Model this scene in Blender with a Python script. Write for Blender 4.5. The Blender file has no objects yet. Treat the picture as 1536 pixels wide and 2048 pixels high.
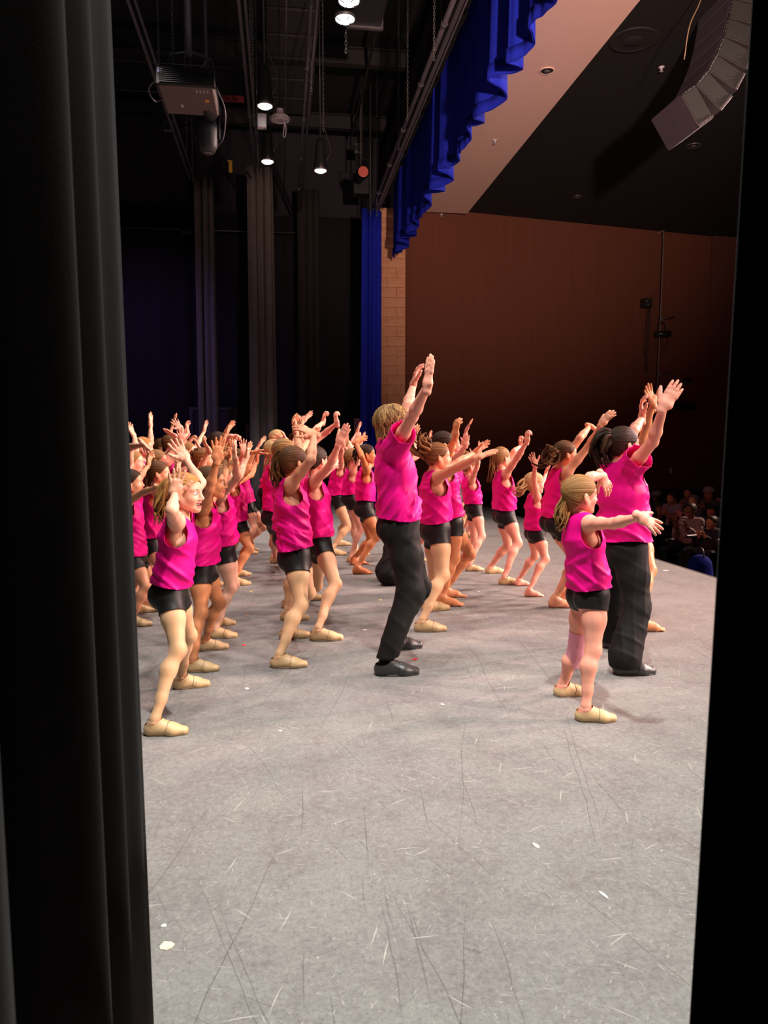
import bpy, math, random
import numpy as np
from mathutils import Vector, Matrix

# ------------------------------------------------------------------ camera, light, exposure
scn = bpy.context.scene
C = scn.collection
F_PX, CX, CY = 1500.0, 768.0, 1024.0
CAM = np.array([0.0, 0.0, 1.42])
YAW, PITCH = math.radians(7.75), math.radians(5.29)
FW = np.array([math.sin(YAW)*math.cos(PITCH), math.cos(YAW)*math.cos(PITCH), -math.sin(PITCH)])
RT = np.array([math.cos(YAW), -math.sin(YAW), 0.0])
UP = np.cross(RT, FW)

cam_d = bpy.data.cameras.new('camera'); cam = bpy.data.objects.new('camera', cam_d); C.objects.link(cam)
cam_d.sensor_fit = 'VERTICAL'; cam_d.sensor_height = 36.0; cam_d.lens = F_PX/2048*36.0
cam_d.clip_start = 0.05; cam_d.clip_end = 200
cam_d.dof.use_dof = True; cam_d.dof.focus_distance = 5.5; cam_d.dof.aperture_fstop = 8.0
cam.matrix_world = Matrix(((RT[0], UP[0], -FW[0], CAM[0]), (RT[1], UP[1], -FW[1], CAM[1]), (RT[2], UP[2], -FW[2], CAM[2]), (0, 0, 0, 1)))
scn.camera = cam

vs = scn.view_settings
vs.view_transform = 'Standard'; vs.look = 'None'; vs.gamma = 1.0; vs.exposure = 0.0; vs.use_curve_mapping = False

world = bpy.data.worlds.new('world'); scn.world = world; world.use_nodes = True
world.node_tree.nodes['Background'].inputs[0].default_value = (0.55, 0.45, 0.6, 1)
world.node_tree.nodes['Background'].inputs[1].default_value = 0.006

def spot(name, loc, aim, power, col, angle, blend=0.6, size=0.25):
    d = bpy.data.lights.new(name, 'SPOT'); d.energy = power; d.color = col
    d.spot_size = math.radians(angle); d.spot_blend = blend; d.shadow_soft_size = size
    o = bpy.data.objects.new(name, d); C.objects.link(o); o.location = loc
    o.rotation_euler = (Vector(aim)-Vector(loc)).to_track_quat('-Z', 'Y').to_euler()
    return o
# front-of-house spots out over the audience (warm, slightly pink) and the downlights on the stage electrics
for i, (x, y, z, ax, ay, w, col) in enumerate([
        (12.0, -1.6, 5.6, 0.9, 5.2, 5200, (1.0, .74, .62)),
        (13.5, 3.0, 6.1, 0.6, 5.6, 4000, (1.0, .74, .62)),
        (13.5, 7.5, 6.1, 0.3, 7.8, 7800, (1.0, .69, .60)),
        (13.5, 13.0, 6.1, 0.0, 9.0, 9000, (1.0, .67, .56)),
        (9.5, 4.2, 6.1, 0.2, 6.5, 2400, (1.0, .56, .60))]):
    spot('front_of_house_spot', (x, y, z), (ax, ay, 0.9), w, col, 36 if y < 0 else 46, 0.6, 0.12)
for i, (x, y, w, col) in enumerate([
        (0.9, 2.0, 1550, (1.0, .985, .94)), (2.6, 3.4, 170, (1.0, .97, .92)), (-0.6, 3.6, 430, (1.0, .96, .90)),
        (0.6, 6.0, 380, (1.0, .90, .82)), (2.8, 7.5, 260, (1.0, .90, .84)), (-1.2, 7.5, 380, (1.0, .88, .82)),
        (0.6, 10.8, 360, (1.0, .88, .84)), (-0.2, 9.0, 330, (1.0, .88, .84)), (-0.3, 13.2, 760, (1.0, .88, .86)), (2.6, 12.0, 300, (1.0, .88, .84))]):
    spot('stage_downlight_beam', (x, y, 5.45), (x+0.05, y, 0), w, col, 82, 0.8, 0.1)
# unseen spots added by the wings: a warm one up under the proscenium, a dim cool fill into the rigging; also a violet wash on the far side
spot('unseen_wing_spot', (1.95, -0.9, 2.7), (3.6, 9.0, 6.1), 5200, (1.0, .66, .52), 48, 1.0, 0.15)
spot('unseen_wing_spot', (0.2, -0.8, 3.2), (-0.4, 8.0, 8.6), 300, (.85, .78, 1.0), 48, 1.0, 0.15)
spot('violet_wash_light', (-4.5, 13.0, 5.5), (-2.8, 18.0, 2.6), 260, (.45, .25, 1.0), 70, 0.9, 0.2)

def pray(px, py):
    d = FW + RT*((px-CX)/F_PX) + UP*((CY-py)/F_PX)
    return d
def PY(px, py, Y):
    d = pray(px, py); return CAM + d*((Y-CAM[1])/d[1])
def PX(px, py, X):
    d = pray(px, py); return CAM + d*((X-CAM[0])/d[0])
def PZ(px, py, z=0.0):
    d = pray(px, py); return CAM + d*((z-CAM[2])/d[2])
def proj(p):
    q = np.asarray(p, float)-CAM
    return CX+F_PX*(q@RT)/(q@FW), CY-F_PX*(q@UP)/(q@FW)

# ------------------------------------------------------------------ materials
MATS = {}
def lin(c):
    return tuple(((v/255+0.055)/1.055)**2.4 if v/255 > 0.04045 else v/255/12.92 for v in c)
def mat(name, col, rough=0.6, metal=0.0, bump=None, var=0.0, vscale=8.0, emit=None, estr=0.0, sheen=0.0, spec=0.5, sss=0.0, vdir=(1, 1, 1)):
    """procedural material: base colour with noise variation and optional noise bump (strength, scale, stretch)"""
    if name in MATS: return MATS[name]
    m = bpy.data.materials.new(name); m.use_nodes = True; nt = m.node_tree; N = nt.nodes; L = nt.links
    b = N['Principled BSDF']; b.inputs['Roughness'].default_value = rough; b.inputs['Metallic'].default_value = metal
    b.inputs['Specular IOR Level'].default_value = spec
    if sheen: b.inputs['Sheen Weight'].default_value = sheen
    if sss:
        b.inputs['Subsurface Weight'].default_value = sss; b.inputs['Subsurface Radius'].default_value = (.012, .005, .003); b.inputs['Subsurface Scale'].default_value = 1.0
    tc = N.new('ShaderNodeTexCoord'); mp = N.new('ShaderNodeMapping'); mp.inputs['Scale'].default_value = vdir
    L.new(tc.outputs['Object'], mp.inputs[0])
    n = N.new('ShaderNodeTexNoise'); n.inputs['Scale'].default_value = vscale; n.inputs['Detail'].default_value = 4
    L.new(mp.outputs[0], n.inputs['Vector'])
    mx = N.new('ShaderNodeMix'); mx.data_type = 'RGBA'
    mx.inputs[6].default_value = (*[c*(1-var) for c in col], 1); mx.inputs[7].default_value = (*[min(1, c*(1+var)) for c in col], 1)
    L.new(n.outputs[0], mx.inputs[0]); L.new(mx.outputs[2], b.inputs['Base Color'])
    if bump:
        n2 = N.new('ShaderNodeTexNoise'); n2.inputs['Scale'].default_value = bump[1]; n2.inputs['Detail'].default_value = 5
        if len(bump) > 2:
            m2 = N.new('ShaderNodeMapping'); m2.inputs['Scale'].default_value = bump[2]; L.new(tc.outputs['Object'], m2.inputs[0]); L.new(m2.outputs[0], n2.inputs['Vector'])
        else: L.new(tc.outputs['Object'], n2.inputs['Vector'])
        bp = N.new('ShaderNodeBump'); bp.inputs['Strength'].default_value = bump[0]; bp.inputs['Distance'].default_value = 0.01
        L.new(n2.outputs[0], bp.inputs['Height']); L.new(bp.outputs[0], b.inputs['Normal'])
    if emit:
        b.inputs['Emission Color'].default_value = (*emit, 1); b.inputs['Emission Strength'].default_value = estr
    MATS[name] = m; return m

def hair_mat(name, dark, light):
    if name in MATS: return MATS[name]
    m = bpy.data.materials.new(name); m.use_nodes = True; nt = m.node_tree; N = nt.nodes; L = nt.links
    b = N['Principled BSDF']; b.inputs['Roughness'].default_value = 0.5; b.inputs['Specular IOR Level'].default_value = 0.16
    at = N.new('ShaderNodeAttribute'); at.attribute_name = 'strand'
    n = N.new('ShaderNodeTexNoise'); n.noise_dimensions = '1D'; n.inputs['Scale'].default_value = 1.0; n.inputs['Detail'].default_value = 6; n.inputs['Roughness'].default_value = .75
    L.new(at.outputs['Fac'], n.inputs['W'])
    rp = N.new('ShaderNodeValToRGB'); rp.color_ramp.elements[0].position = .40; rp.color_ramp.elements[1].position = .62
    rp.color_ramp.elements[0].color = (*dark, 1); rp.color_ramp.elements[1].color = (*light, 1)
    L.new(n.outputs[0], rp.inputs[0]); L.new(rp.outputs[0], b.inputs['Base Color'])
    bp = N.new('ShaderNodeBump'); bp.inputs['Strength'].default_value = .5; bp.inputs['Distance'].default_value = .004
    L.new(n.outputs[0], bp.inputs['Height']); L.new(bp.outputs[0], b.inputs['Normal'])
    MATS[name] = m; return m

# ------------------------------------------------------------------ mesh helpers
def mk(name, V, Fc, mats, parent=None, midx=None, smooth=True, loc=None, attr=None):
    """link one mesh object; Fc is an (n,3|4) array, a list of such arrays, or a list of tuples; V in world space (moved to be relative to loc / parent)"""
    V = np.asarray(V, np.float32).reshape(-1, 3)
    if isinstance(Fc, np.ndarray): Fc = [Fc]
    if len(Fc) and not isinstance(Fc[0], np.ndarray):
        by = {}
        for f in Fc: by.setdefault(len(f), []).append(f)
        Fc = [np.array(v, np.int64) for v in by.values()]; midx = None
    Fc = [f for f in Fc if len(f)]
    base = np.zeros(3)
    if loc is not None: base = np.asarray(loc, float)
    elif parent is not None: base = np.array(parent.get('_w', (0, 0, 0)), float)
    me = bpy.data.meshes.new(name)
    me.vertices.add(len(V)); me.vertices.foreach_set('co', (V-base).astype(np.float32).ravel())
    nl = sum(f.size for f in Fc); nf = sum(len(f) for f in Fc)
    me.loops.add(nl); me.polygons.add(nf)
    me.loops.foreach_set('vertex_index', np.concatenate([f.ravel() for f in Fc]).astype(np.int32))
    tot = np.concatenate([np.full(len(f), f.shape[1]) for f in Fc]); st = np.concatenate([[0], np.cumsum(tot)[:-1]])
    me.polygons.foreach_set('loop_start', st.astype(np.int32))
    me.polygons.foreach_set('use_smooth', np.full(nf, bool(smooth)))
    for m in (mats if isinstance(mats, (list, tuple)) else [mats]): me.materials.append(m)
    if midx is not None: me.polygons.foreach_set('material_index', np.asarray(midx, np.int32))
    if attr is not None:
        a = me.attributes.new('strand', 'FLOAT', 'POINT'); a.data.foreach_set('value', np.asarray(attr, np.float32))
    me.update(calc_edges=True)
    o = bpy.data.objects.new(name, me); C.objects.link(o)
    if parent is not None:
        o.parent = parent
        if loc is not None:
            o.location = tuple(np.asarray(loc, float)-np.array(parent.get('_w', (0, 0, 0)), float)); o['_w'] = [float(v) for v in loc]
        else: o['_w'] = [float(v) for v in base]
    else:
        o.location = tuple(base); o['_w'] = [float(v) for v in base]
    return o
def empty(name, loc):
    o = bpy.data.objects.new(name, None); C.objects.link(o); o.location = tuple(float(v) for v in loc); o.empty_display_size = .1
    o['_w'] = [float(v) for v in loc]; return o
def tag(o, label=None, cat=None, group=None, kind=None):
    if label: o['label'] = label
    if cat: o['category'] = cat
    if group: o['group'] = group
    if kind: o['kind'] = kind
    return o

class MB:
    """collects boxes, tubes and lathes into one mesh"""
    def __init__(s): s.v = []; s.f = []; s.n = 0
    def add(s, V, Fl):
        s.v.append(np.asarray(V, float)); s.f += [tuple(i+s.n for i in f) for f in Fl]; s.n += len(V); return s
    def box(s, lo, hi, M=None, bev=0.0):
        x0, y0, z0 = lo; x1, y1, z1 = hi
        if bev <= 0:
            V = np.array([(x, y, z) for x in (x0, x1) for y in (y0, y1) for z in (z0, z1)])
            Fl = [(0, 1, 3, 2), (4, 6, 7, 5), (0, 4, 5, 1), (2, 3, 7, 6), (0, 2, 6, 4), (1, 5, 7, 3)]
        else:
            V = []; b = bev
            for ix, x in enumerate((x0, x1)):
                for iy, y in enumerate((y0, y1)):
                    for iz, z in enumerate((z0, z1)):
                        sx, sy, sz = (b if ix == 0 else -b), (b if iy == 0 else -b), (b if iz == 0 else -b)
                        V += [(x, y+sy, z+sz), (x+sx, y, z+sz), (x+sx, y+sy, z)]
            V = np.array(V); I = lambda ix, iy, iz, a: (ix*4+iy*2+iz)*3+a
            Fl = []
            for ix in (0, 1): Fl.append((I(ix, 0, 0, 0), I(ix, 0, 1, 0), I(ix, 1, 1, 0), I(ix, 1, 0, 0)))
            for iy in (0, 1): Fl.append((I(0, iy, 0, 1), I(0, iy, 1, 1), I(1, iy, 1, 1), I(1, iy, 0, 1)))
            for iz in (0, 1): Fl.append((I(0, 0, iz, 2), I(0, 1, iz, 2), I(1, 1, iz, 2), I(1, 0, iz, 2)))
            for iy in (0, 1):
                for iz in (0, 1): Fl.append((I(0, iy, iz, 1), I(0, iy, iz, 2), I(1, iy, iz, 2), I(1, iy, iz, 1)))
            for ix in (0, 1):
                for iz in (0, 1): Fl.append((I(ix, 0, iz, 0), I(ix, 0, iz, 2), I(ix, 1, iz, 2), I(ix, 1, iz, 0)))
            for ix in (0, 1):
                for iy in (0, 1): Fl.append((I(ix, iy, 0, 0), I(ix, iy, 0, 1), I(ix, iy, 1, 1), I(ix, iy, 1, 0)))
            for ix in (0, 1):
                for iy in (0, 1):
                    for iz in (0, 1): Fl.append((I(ix, iy, iz, 0), I(ix, iy, iz, 1), I(ix, iy, iz, 2)))
        if M is not None: V = V@np.asarray(M)[:3, :3].T+np.asarray(M)[:3, 3]
        return s.add(V, Fl)
    def tube(s, pts, r, n=8, cap=True):
        V, Fl = tube(pts, r, n, cap); return s.add(V, Fl)
    def lathe(s, c, prof, n=20, axis=(0, 0, 1)):
        """prof: list of (radius, height along axis)"""
        a = np.asarray(axis, float); a /= np.linalg.norm(a); u = np.cross(a, (0.3, 0.9, 0.21)); u /= np.linalg.norm(u); w = np.cross(a, u)
        V = []; Fl = []
        for r, h in prof:
            for k in range(n):
                t = 2*math.pi*k/n; V.append(np.asarray(c)+a*h+(u*math.cos(t)+w*math.sin(t))*r)
        for j in range(len(prof)-1):
            for k in range(n): Fl.append((j*n+k, j*n+(k+1) % n, (j+1)*n+(k+1) % n, (j+1)*n+k))
        return s.add(V, Fl)
    def disc(s, c, r, n=20, axis=(0, 0, 1)):
        return s.lathe(c, [(r, 0), (0.0005, 0)], n, axis)
    def build(s, name, m, parent=None, smooth=False, loc=None, sharp=False):
        o = mk(name, np.concatenate(s.v), s.f, m, parent, smooth=smooth, loc=loc)
        return o
def tube(pts, r, n=6, cap=True):
    P = np.asarray(pts, float); r = np.broadcast_to(np.asarray(r, float), (len(P),))
    T = np.gradient(P, axis=0); T /= np.linalg.norm(T, axis=1)[:, None]+1e-9
    ref = np.array((0, 0, 1.0)) if abs(T[:, 2]).mean() < .8 else np.array((1.0, 0, 0))
    U = np.cross(T, ref); U /= np.linalg.norm(U, axis=1)[:, None]+1e-9; W = np.cross(T, U)
    t = np.arange(n)*2*math.pi/n
    V = (P[:, None]+(U[:, None]*np.cos(t)[None, :, None]+W[:, None]*np.sin(t)[None, :, None])*r[:, None, None]).reshape(-1, 3)
    Fl = [(j*n+k, j*n+(k+1) % n, (j+1)*n+(k+1) % n, (j+1)*n+k) for j in range(len(P)-1) for k in range(n)]
    if cap: Fl += [tuple(range(n-1, -1, -1)), tuple((len(P)-1)*n+k for k in range(n))]
    return V, Fl
def spline(pts, m):
    P = np.asarray(pts, float)
    if len(P) == 2: return P[0]+(P[1]-P[0])*np.linspace(0, 1, m)[:, None]
    Q = np.vstack([2*P[0]-P[1], P, 2*P[-1]-P[-2]]); n = len(P)-1; out = []
    for t in np.linspace(0, n, m):
        i = min(int(t), n-1); u = t-i; a, b, c, d = Q[i:i+4]
        out.append(.5*((2*b)+(c-a)*u+(2*a-5*b+4*c-d)*u*u+(3*b-a-3*c+d)*u**3))
    return np.array(out)

# ------------------------------------------------------------------ implicit surfaces -> one continuous mesh
class Field:
    def __init__(s): s.pr = []
    def cone(s, a, b, ra, rb, k=.02, lat=None, sc=1.0, op=0):
        s.pr.append(('c', np.asarray(a, float), np.asarray(b, float), ra, rb, k, lat, sc, op)); return s
    def ell(s, c, radii, k=.02, R=None, op=0):
        s.pr.append(('e', np.asarray(c, float), np.asarray(radii, float), R, None, k, None, 1, op)); return s
    def mesh(s, vox, iso=0.0, floor=None):
        los, his = [], []
        for p in s.pr:
            if p[0] == 'c':
                m = max(p[3], p[4])*p[7]+iso+p[5]+4*vox; lo = np.minimum(p[1], p[2])-m; hi = np.maximum(p[1], p[2])+m
            else:
                m = max(p[2])+iso+p[5]+4*vox; lo = p[1]-m; hi = p[1]+m
            los.append(lo); his.append(hi)
        add = [i for i, p in enumerate(s.pr) if p[8] == 0]
        lo = np.min([los[i] for i in add], 0); hi = np.max([his[i] for i in add], 0)
        n = np.ceil((hi-lo)/vox).astype(int)+1
        D = np.full(n, 0.5, np.float32)
        ax = [(lo[i]+np.arange(n[i])*vox).astype(np.float32) for i in range(3)]
        for p, l, h in zip(s.pr, los, his):
            i0 = np.clip(np.floor((l-lo)/vox).astype(int), 0, n); i1 = np.clip(np.ceil((h-lo)/vox).astype(int)+1, 0, n)
            if np.any(i1 <= i0): continue
            sl = tuple(slice(i0[i], i1[i]) for i in range(3))
            X = ax[0][sl[0]][:, None, None]; Y = ax[1][sl[1]][None, :, None]; Z = ax[2][sl[2]][None, None, :]
            if p[0] == 'c':
                a, b, ra, rb = p[1], p[2], p[3], p[4]
                ba = b-a; q = float(ba@ba)+1e-9
                x, y, z = X-np.float32(a[0]), Y-np.float32(a[1]), Z-np.float32(a[2])
                if p[6] is not None:
                    la = p[6]; d = (x*la[0]+y*la[1]+z*la[2])*np.float32(1-1/p[7]); x = x-d*la[0]; y = y-d*la[1]; z = z-d*la[2]
                    bb = ba-la*(ba@la)*(1-1/p[7]); ba = bb; q = float(ba@ba)+1e-9
                t = np.clip((x*ba[0]+y*ba[1]+z*ba[2])*np.float32(1/q), 0, 1).astype(np.float32)
                d = np.sqrt((x-t*ba[0])**2+(y-t*ba[1])**2+(z-t*ba[2])**2)-(ra+(rb-ra)*t)
            else:
                c, rd, R = p[1], p[2], p[3]
                x, y, z = X-np.float32(c[0]), Y-np.float32(c[1]), Z-np.float32(c[2])
                if R is not None:
                    x, y, z = (x*R[0][0]+y*R[0][1]+z*R[0][2]), (x*R[1][0]+y*R[1][1]+z*R[1][2]), (x*R[2][0]+y*R[2][1]+z*R[2][2])
                u, v, w = x/rd[0], y/rd[1], z/rd[2]
                k0 = np.sqrt(u*u+v*v+w*w)+1e-6; k1 = np.sqrt((u/rd[0])**2+(v/rd[1])**2+(w/rd[2])**2)+1e-6
                d = k0*(k0-1)/k1
            cur = D[sl]; k = p[5]
            if p[8] == 0:
                h = np.maximum(k-np.abs(cur-d), 0)/k; D[sl] = np.minimum(cur, d)-h*h*(k*.25)
            else:
                d = -d; h = np.maximum(k-np.abs(cur-d), 0)/k; D[sl] = np.maximum(cur, d)+h*h*(k*.25)
        if floor is not None: D = np.maximum(D, (floor-ax[2])[None, None, :])
        return nets(D-np.float32(iso), lo, vox)

def nets(D, lo, vox):
    S = D < 0
    c = np.zeros(tuple(k-1 for k in D.shape), np.int8)
    for i in (0, 1):
        for j in (0, 1):
            for k in (0, 1): c += S[i:S.shape[0]-1+i, j:S.shape[1]-1+j, k:S.shape[2]-1+k]
    I = np.argwhere((c > 0) & (c < 8)); m = len(I)
    idx = np.full(c.shape, -1, np.int32); idx[I[:, 0], I[:, 1], I[:, 2]] = np.arange(m)
    cor = {}
    for i in (0, 1):
        for j in (0, 1):
            for k in (0, 1): cor[i, j, k] = D[I[:, 0]+i, I[:, 1]+j, I[:, 2]+k]
    P = np.zeros((m, 3), np.float32); cnt = np.zeros(m, np.float32)
    for ax_ in range(3):
        for u in (0, 1):
            for v in (0, 1):
                a = [0, 0, 0]; o = [q for q in range(3) if q != ax_]; a[o[0]] = u; a[o[1]] = v
                b = list(a); b[ax_] = 1
                da, db = cor[tuple(a)], cor[tuple(b)]; s = (da < 0) != (db < 0)
                t = np.where(s, da/np.where(s, da-db, 1), 0)
                for q in range(3): P[:, q] += np.where(s, (t if q == ax_ else a[q]), 0)
                cnt += s
    V = lo+(I+P/cnt[:, None])*vox
    Q = []
    for ax_ in range(3):
        o = [q for q in range(3) if q != ax_]
        sl0 = [slice(None)]*3; sl1 = [slice(None)]*3; sl0[ax_] = slice(0, -1); sl1[ax_] = slice(1, None)
        A, B = S[tuple(sl0)], S[tuple(sl1)]; E = np.argwhere(A != B)
        ok = np.all((E[:, o] > 0), axis=1) & np.all([E[:, q] < c.shape[q] for q in o], axis=0); E = E[ok]
        ins = A[E[:, 0], E[:, 1], E[:, 2]]
        cs = []
        for (du, dv) in ((1, 1), (0, 1), (0, 0), (1, 0)):
            e = E.copy(); e[:, o[0]] -= du; e[:, o[1]] -= dv; cs.append(idx[e[:, 0], e[:, 1], e[:, 2]])
        q = np.stack(cs, 1); flip = ins if ax_ == 1 else ~ins
        q[flip] = q[flip][:, ::-1]; Q.append(q)
    Q = np.concatenate(Q); Q = Q[np.all(Q >= 0, axis=1)]
    return V.astype(np.float64), Q

def smooth_mesh(V, Q, it=1, w=.5):
    E = np.concatenate([Q[:, [i, (i+1) % Q.shape[1]]] for i in range(Q.shape[1])]); E = np.concatenate([E, E[:, ::-1]])
    for _ in range(it):
        A = np.zeros_like(V); cn = np.bincount(E[:, 0], minlength=len(V))[:, None]
        for q in range(3): A[:, q] = np.bincount(E[:, 0], V[E[:, 1], q], minlength=len(V))
        V = V*(1-w)+w*A/np.maximum(cn, 1)
    return V
def tri(Q):
    return Q if Q.shape[1] == 3 else np.concatenate([Q[:, [0, 1, 2]], Q[:, [0, 2, 3]]])
def clip_mesh(V, T, g):
    """keep the part of a triangle mesh where g < 0, cutting triangles along g = 0"""
    ins = g < 0; k = ins[T].sum(1)
    keep = T[k == 3]; out = [keep]; newV = [V]; n = len(V); ed = {}
    nv = []
    def cut(i, j):
        key = (min(i, j), max(i, j))
        if key not in ed:
            t = g[i]/(g[i]-g[j]); nv.append(V[i]+(V[j]-V[i])*t); ed[key] = n+len(nv)-1
        return ed[key]
    extra = []
    for t in T[(k == 1)].tolist():
        a = [q for q in range(3) if ins[t[q]]][0]; i, j, l = t[a], t[(a+1) % 3], t[(a+2) % 3]
        extra.append((i, cut(i, j), cut(i, l)))
    for t in T[(k == 2)].tolist():
        a = [q for q in range(3) if not ins[t[q]]][0]; i, j, l = t[a], t[(a+1) % 3], t[(a+2) % 3]
        p, q = cut(i, j), cut(i, l); extra += [(p, j, l), (p, l, q)]
    if nv: newV.append(np.array(nv))
    V2 = np.concatenate(newV); T2 = np.concatenate([keep, np.array(extra, int).reshape(-1, 3)])
    u, inv = np.unique(T2, return_inverse=True)
    return V2[u], inv.reshape(-1, 3)
def vnormals(V, T):
    n = np.cross(V[T[:, 1]]-V[T[:, 0]], V[T[:, 2]]-V[T[:, 0]]); N = np.zeros_like(V)
    for i in range(3):
        for q in range(3): N[:, q] += np.bincount(T[:, i], n[:, q], minlength=len(V))
    return N/(np.linalg.norm(N, axis=1)[:, None]+1e-12)
def unit(v):
    v = np.asarray(v, float); return v/(np.linalg.norm(v)+1e-9)
# ------------------------------------------------------------------ materials of the house
def floor_material():
    m = bpy.data.materials.new('scuffed_stage_floor'); m.use_nodes = True; nt = m.node_tree; N = nt.nodes; L = nt.links; b = N['Principled BSDF']
    tc = N.new('ShaderNodeTexCoord')
    def mapn(scale, loc=(0, 0, 0), rot=0):
        if rot:
            r_ = N.new('ShaderNodeMapping'); r_.inputs['Rotation'].default_value = (0, 0, rot); L.new(tc.outputs['Object'], r_.inputs[0]); q = N.new('ShaderNodeMapping'); q.inputs['Scale'].default_value = scale; q.inputs['Location'].default_value = loc; L.new(r_.outputs[0], q.inputs[0]); return q.outputs[0]
        q = N.new('ShaderNodeMapping'); q.inputs['Scale'].default_value = scale; q.inputs['Location'].default_value = loc; q.inputs['Rotation'].default_value = (0, 0, rot); L.new(tc.outputs['Object'], q.inputs[0]); return q.outputs[0]
    def noise(vec, s, det=4, rough=.5, dist=0):
        n = N.new('ShaderNodeTexNoise'); n.inputs['Scale'].default_value = s; n.inputs['Detail'].default_value = det; n.inputs['Roughness'].default_value = rough; n.inputs['Distortion'].default_value = dist; L.new(vec, n.inputs['Vector']); return n.outputs[0]
    def math_(op, a, bb=None, c=None):
        q = N.new('ShaderNodeMath'); q.operation = op
        for i, v in enumerate((a, bb, c)):
            if v is None: continue
            if isinstance(v, (int, float)): q.inputs[i].default_value = v
            else: L.new(v, q.inputs[i])
        return q.outputs[0]
    def line(vec, s, w, det=1.0, dist=0.0):      # a thin contour of a noise field: a long hairline
        n = noise(vec, s, det, .4, dist); d = math_('ABSOLUTE', math_('SUBTRACT', n, .5)); return math_('SUBTRACT', 1, math_('MINIMUM', math_('DIVIDE', d, w), 1))
    def ramp(x, a, c):
        q = N.new('ShaderNodeMapRange'); q.inputs[1].default_value = a; q.inputs[2].default_value = c; L.new(x, q.inputs[0]); return q.outputs[0]
    def mix(f, a, c):
        q = N.new('ShaderNodeMix'); q.data_type = 'RGBA'
        if isinstance(f, float): q.inputs[0].default_value = f
        else: L.new(f, q.inputs[0])
        for i, v in ((6, a), (7, c)):
            if isinstance(v, tuple): q.inputs[i].default_value = (*v, 1)
            else: L.new(v, q.inputs[i])
        return q.outputs[2]
    wob = N.new('ShaderNodeTexNoise'); wob.inputs['Scale'].default_value = 1.3; wob.inputs['Detail'].default_value = 3; L.new(tc.outputs['Object'], wob.inputs['Vector'])
    col = mix(ramp(noise(mapn((1, 1, 1)), .8, 7, .68), .3, .7), (.156, .160, .154), (.228, .229, .219))
    col = mix(math_('MULTIPLY', ramp(noise(mapn((1, 1, 1), (14, 5, 0)), 1.7, 5, .6), .45, .70), .45), col, (.195, .205, .175))
    col = mix(math_('MULTIPLY', ramp(noise(mapn((1, 1, 1), (4, 2, 0)), 3.2, 9, .78), .44, .60), .65), col, (.122, .110, .112))
    col = mix(math_('MULTIPLY', ramp(noise(mapn((1, 1, 1), (9, 3, 0)), 30, 8, .85), .40, .68), .75), col, (.295, .296, .280))
    col = mix(math_('MULTIPLY', ramp(noise(mapn((1, 1, 1), (2, 7, 0)), 70, 6, .9), .48, .68), .80), col, (.085, .080, .076))
    # long dark drag marks, then short dark and pale scratches (cells stretched into strokes, slightly bent)
    def strokes(rot, sx, sy, loc, width, thr, amt, c, col):
        v = N.new('ShaderNodeTexVoronoi'); v.voronoi_dimensions = '2D'; v.inputs['Scale'].default_value = 1; bend = N.new('ShaderNodeVectorMath'); bend.operation = 'MULTIPLY_ADD'; L.new(wob.outputs['Color'], bend.inputs[0]); bend.inputs[1].default_value = (sx*.09, 0, 0); L.new(mapn((sx, sy, 1), loc, rot), bend.inputs[2]); L.new(bend.outputs[0], v.inputs['Vector'])
        sp = N.new('ShaderNodeSeparateColor'); L.new(v.outputs['Color'], sp.inputs[0])
        d = math_('MULTIPLY', math_('SUBTRACT', 1, math_('MINIMUM', math_('DIVIDE', v.outputs['Distance'], width), 1)), math_('GREATER_THAN', sp.outputs[0], thr))
        return mix(math_('MULTIPLY', ramp(d, 0, .5), amt), col, c)
    for k, (rot, sx, sy, th, am) in enumerate(((.10, 34, .075, .78, .7), (-.14, 36, .09, .80, .6), (.26, 38, .10, .80, .6), (-.32, 40, .13, .84, .5), (.06, 26, .3, .88, .45), (.02, 30, .6, .86, .4), (-.4, 34, .8, .90, .4), (.5, 34, .9, .90, .4), (1.2, 34, 1.2, .92, .35), (-1.0, 34, 1.2, .92, .35), (.2, 60, 3.5, .80, .3), (-.7, 60, 4, .85, .3))):
        col = strokes(rot, sx, sy, (k*3.1, k*1.7, 0), .085, th, am, (.06, .055, .054), col)
    for k, (rot, sx, sy, th) in enumerate(((.35, 46, 1.8, .955), (-.8, 50, 2.4, .955), (1.0, 46, 2.2, .955), (1.5, 44, 2.0, .955), (-.2, 75, 7.0, .94), (.6, 80, 9.0, .93), (-1.3, 75, 6.0, .94), (1.1, 110, 16, .88))):
        col = strokes(rot, sx, sy, (k*2.3+1, k*4.7, 0), .11, th, .60, (.50, .48, .44), col)
    vo = N.new('ShaderNodeTexVoronoi'); vo.inputs['Scale'].default_value = 13; L.new(mapn((1, 1, 1), (.3, .1, 0)), vo.inputs['Vector'])
    sep = N.new('ShaderNodeSeparateColor'); L.new(vo.outputs['Color'], sep.inputs[0])
    speck = math_('MULTIPLY', math_('LESS_THAN', vo.outputs['Distance'], math_('MULTIPLY', sep.outputs[1], .055)), math_('GREATER_THAN', sep.outputs[0], .62))
    col = mix(math_('MULTIPLY', speck, .75), col, (.62, .60, .55))
    L.new(col, b.inputs['Base Color']); b.inputs['Specular IOR Level'].default_value = .35
    L.new(ramp(noise(mapn((1, 1, 1), (1, 1, 0)), 6, 5), .2, -.3), b.inputs['Roughness']); b.inputs['Roughness'].default_value = .6
    rr = N.new('ShaderNodeMapRange'); rr.inputs[3].default_value = .48; rr.inputs[4].default_value = .72; L.new(noise(mapn((1, 1, 1), (1, 1, 0)), 6, 5), rr.inputs[0]); L.new(rr.outputs[0], b.inputs['Roughness'])
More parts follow.
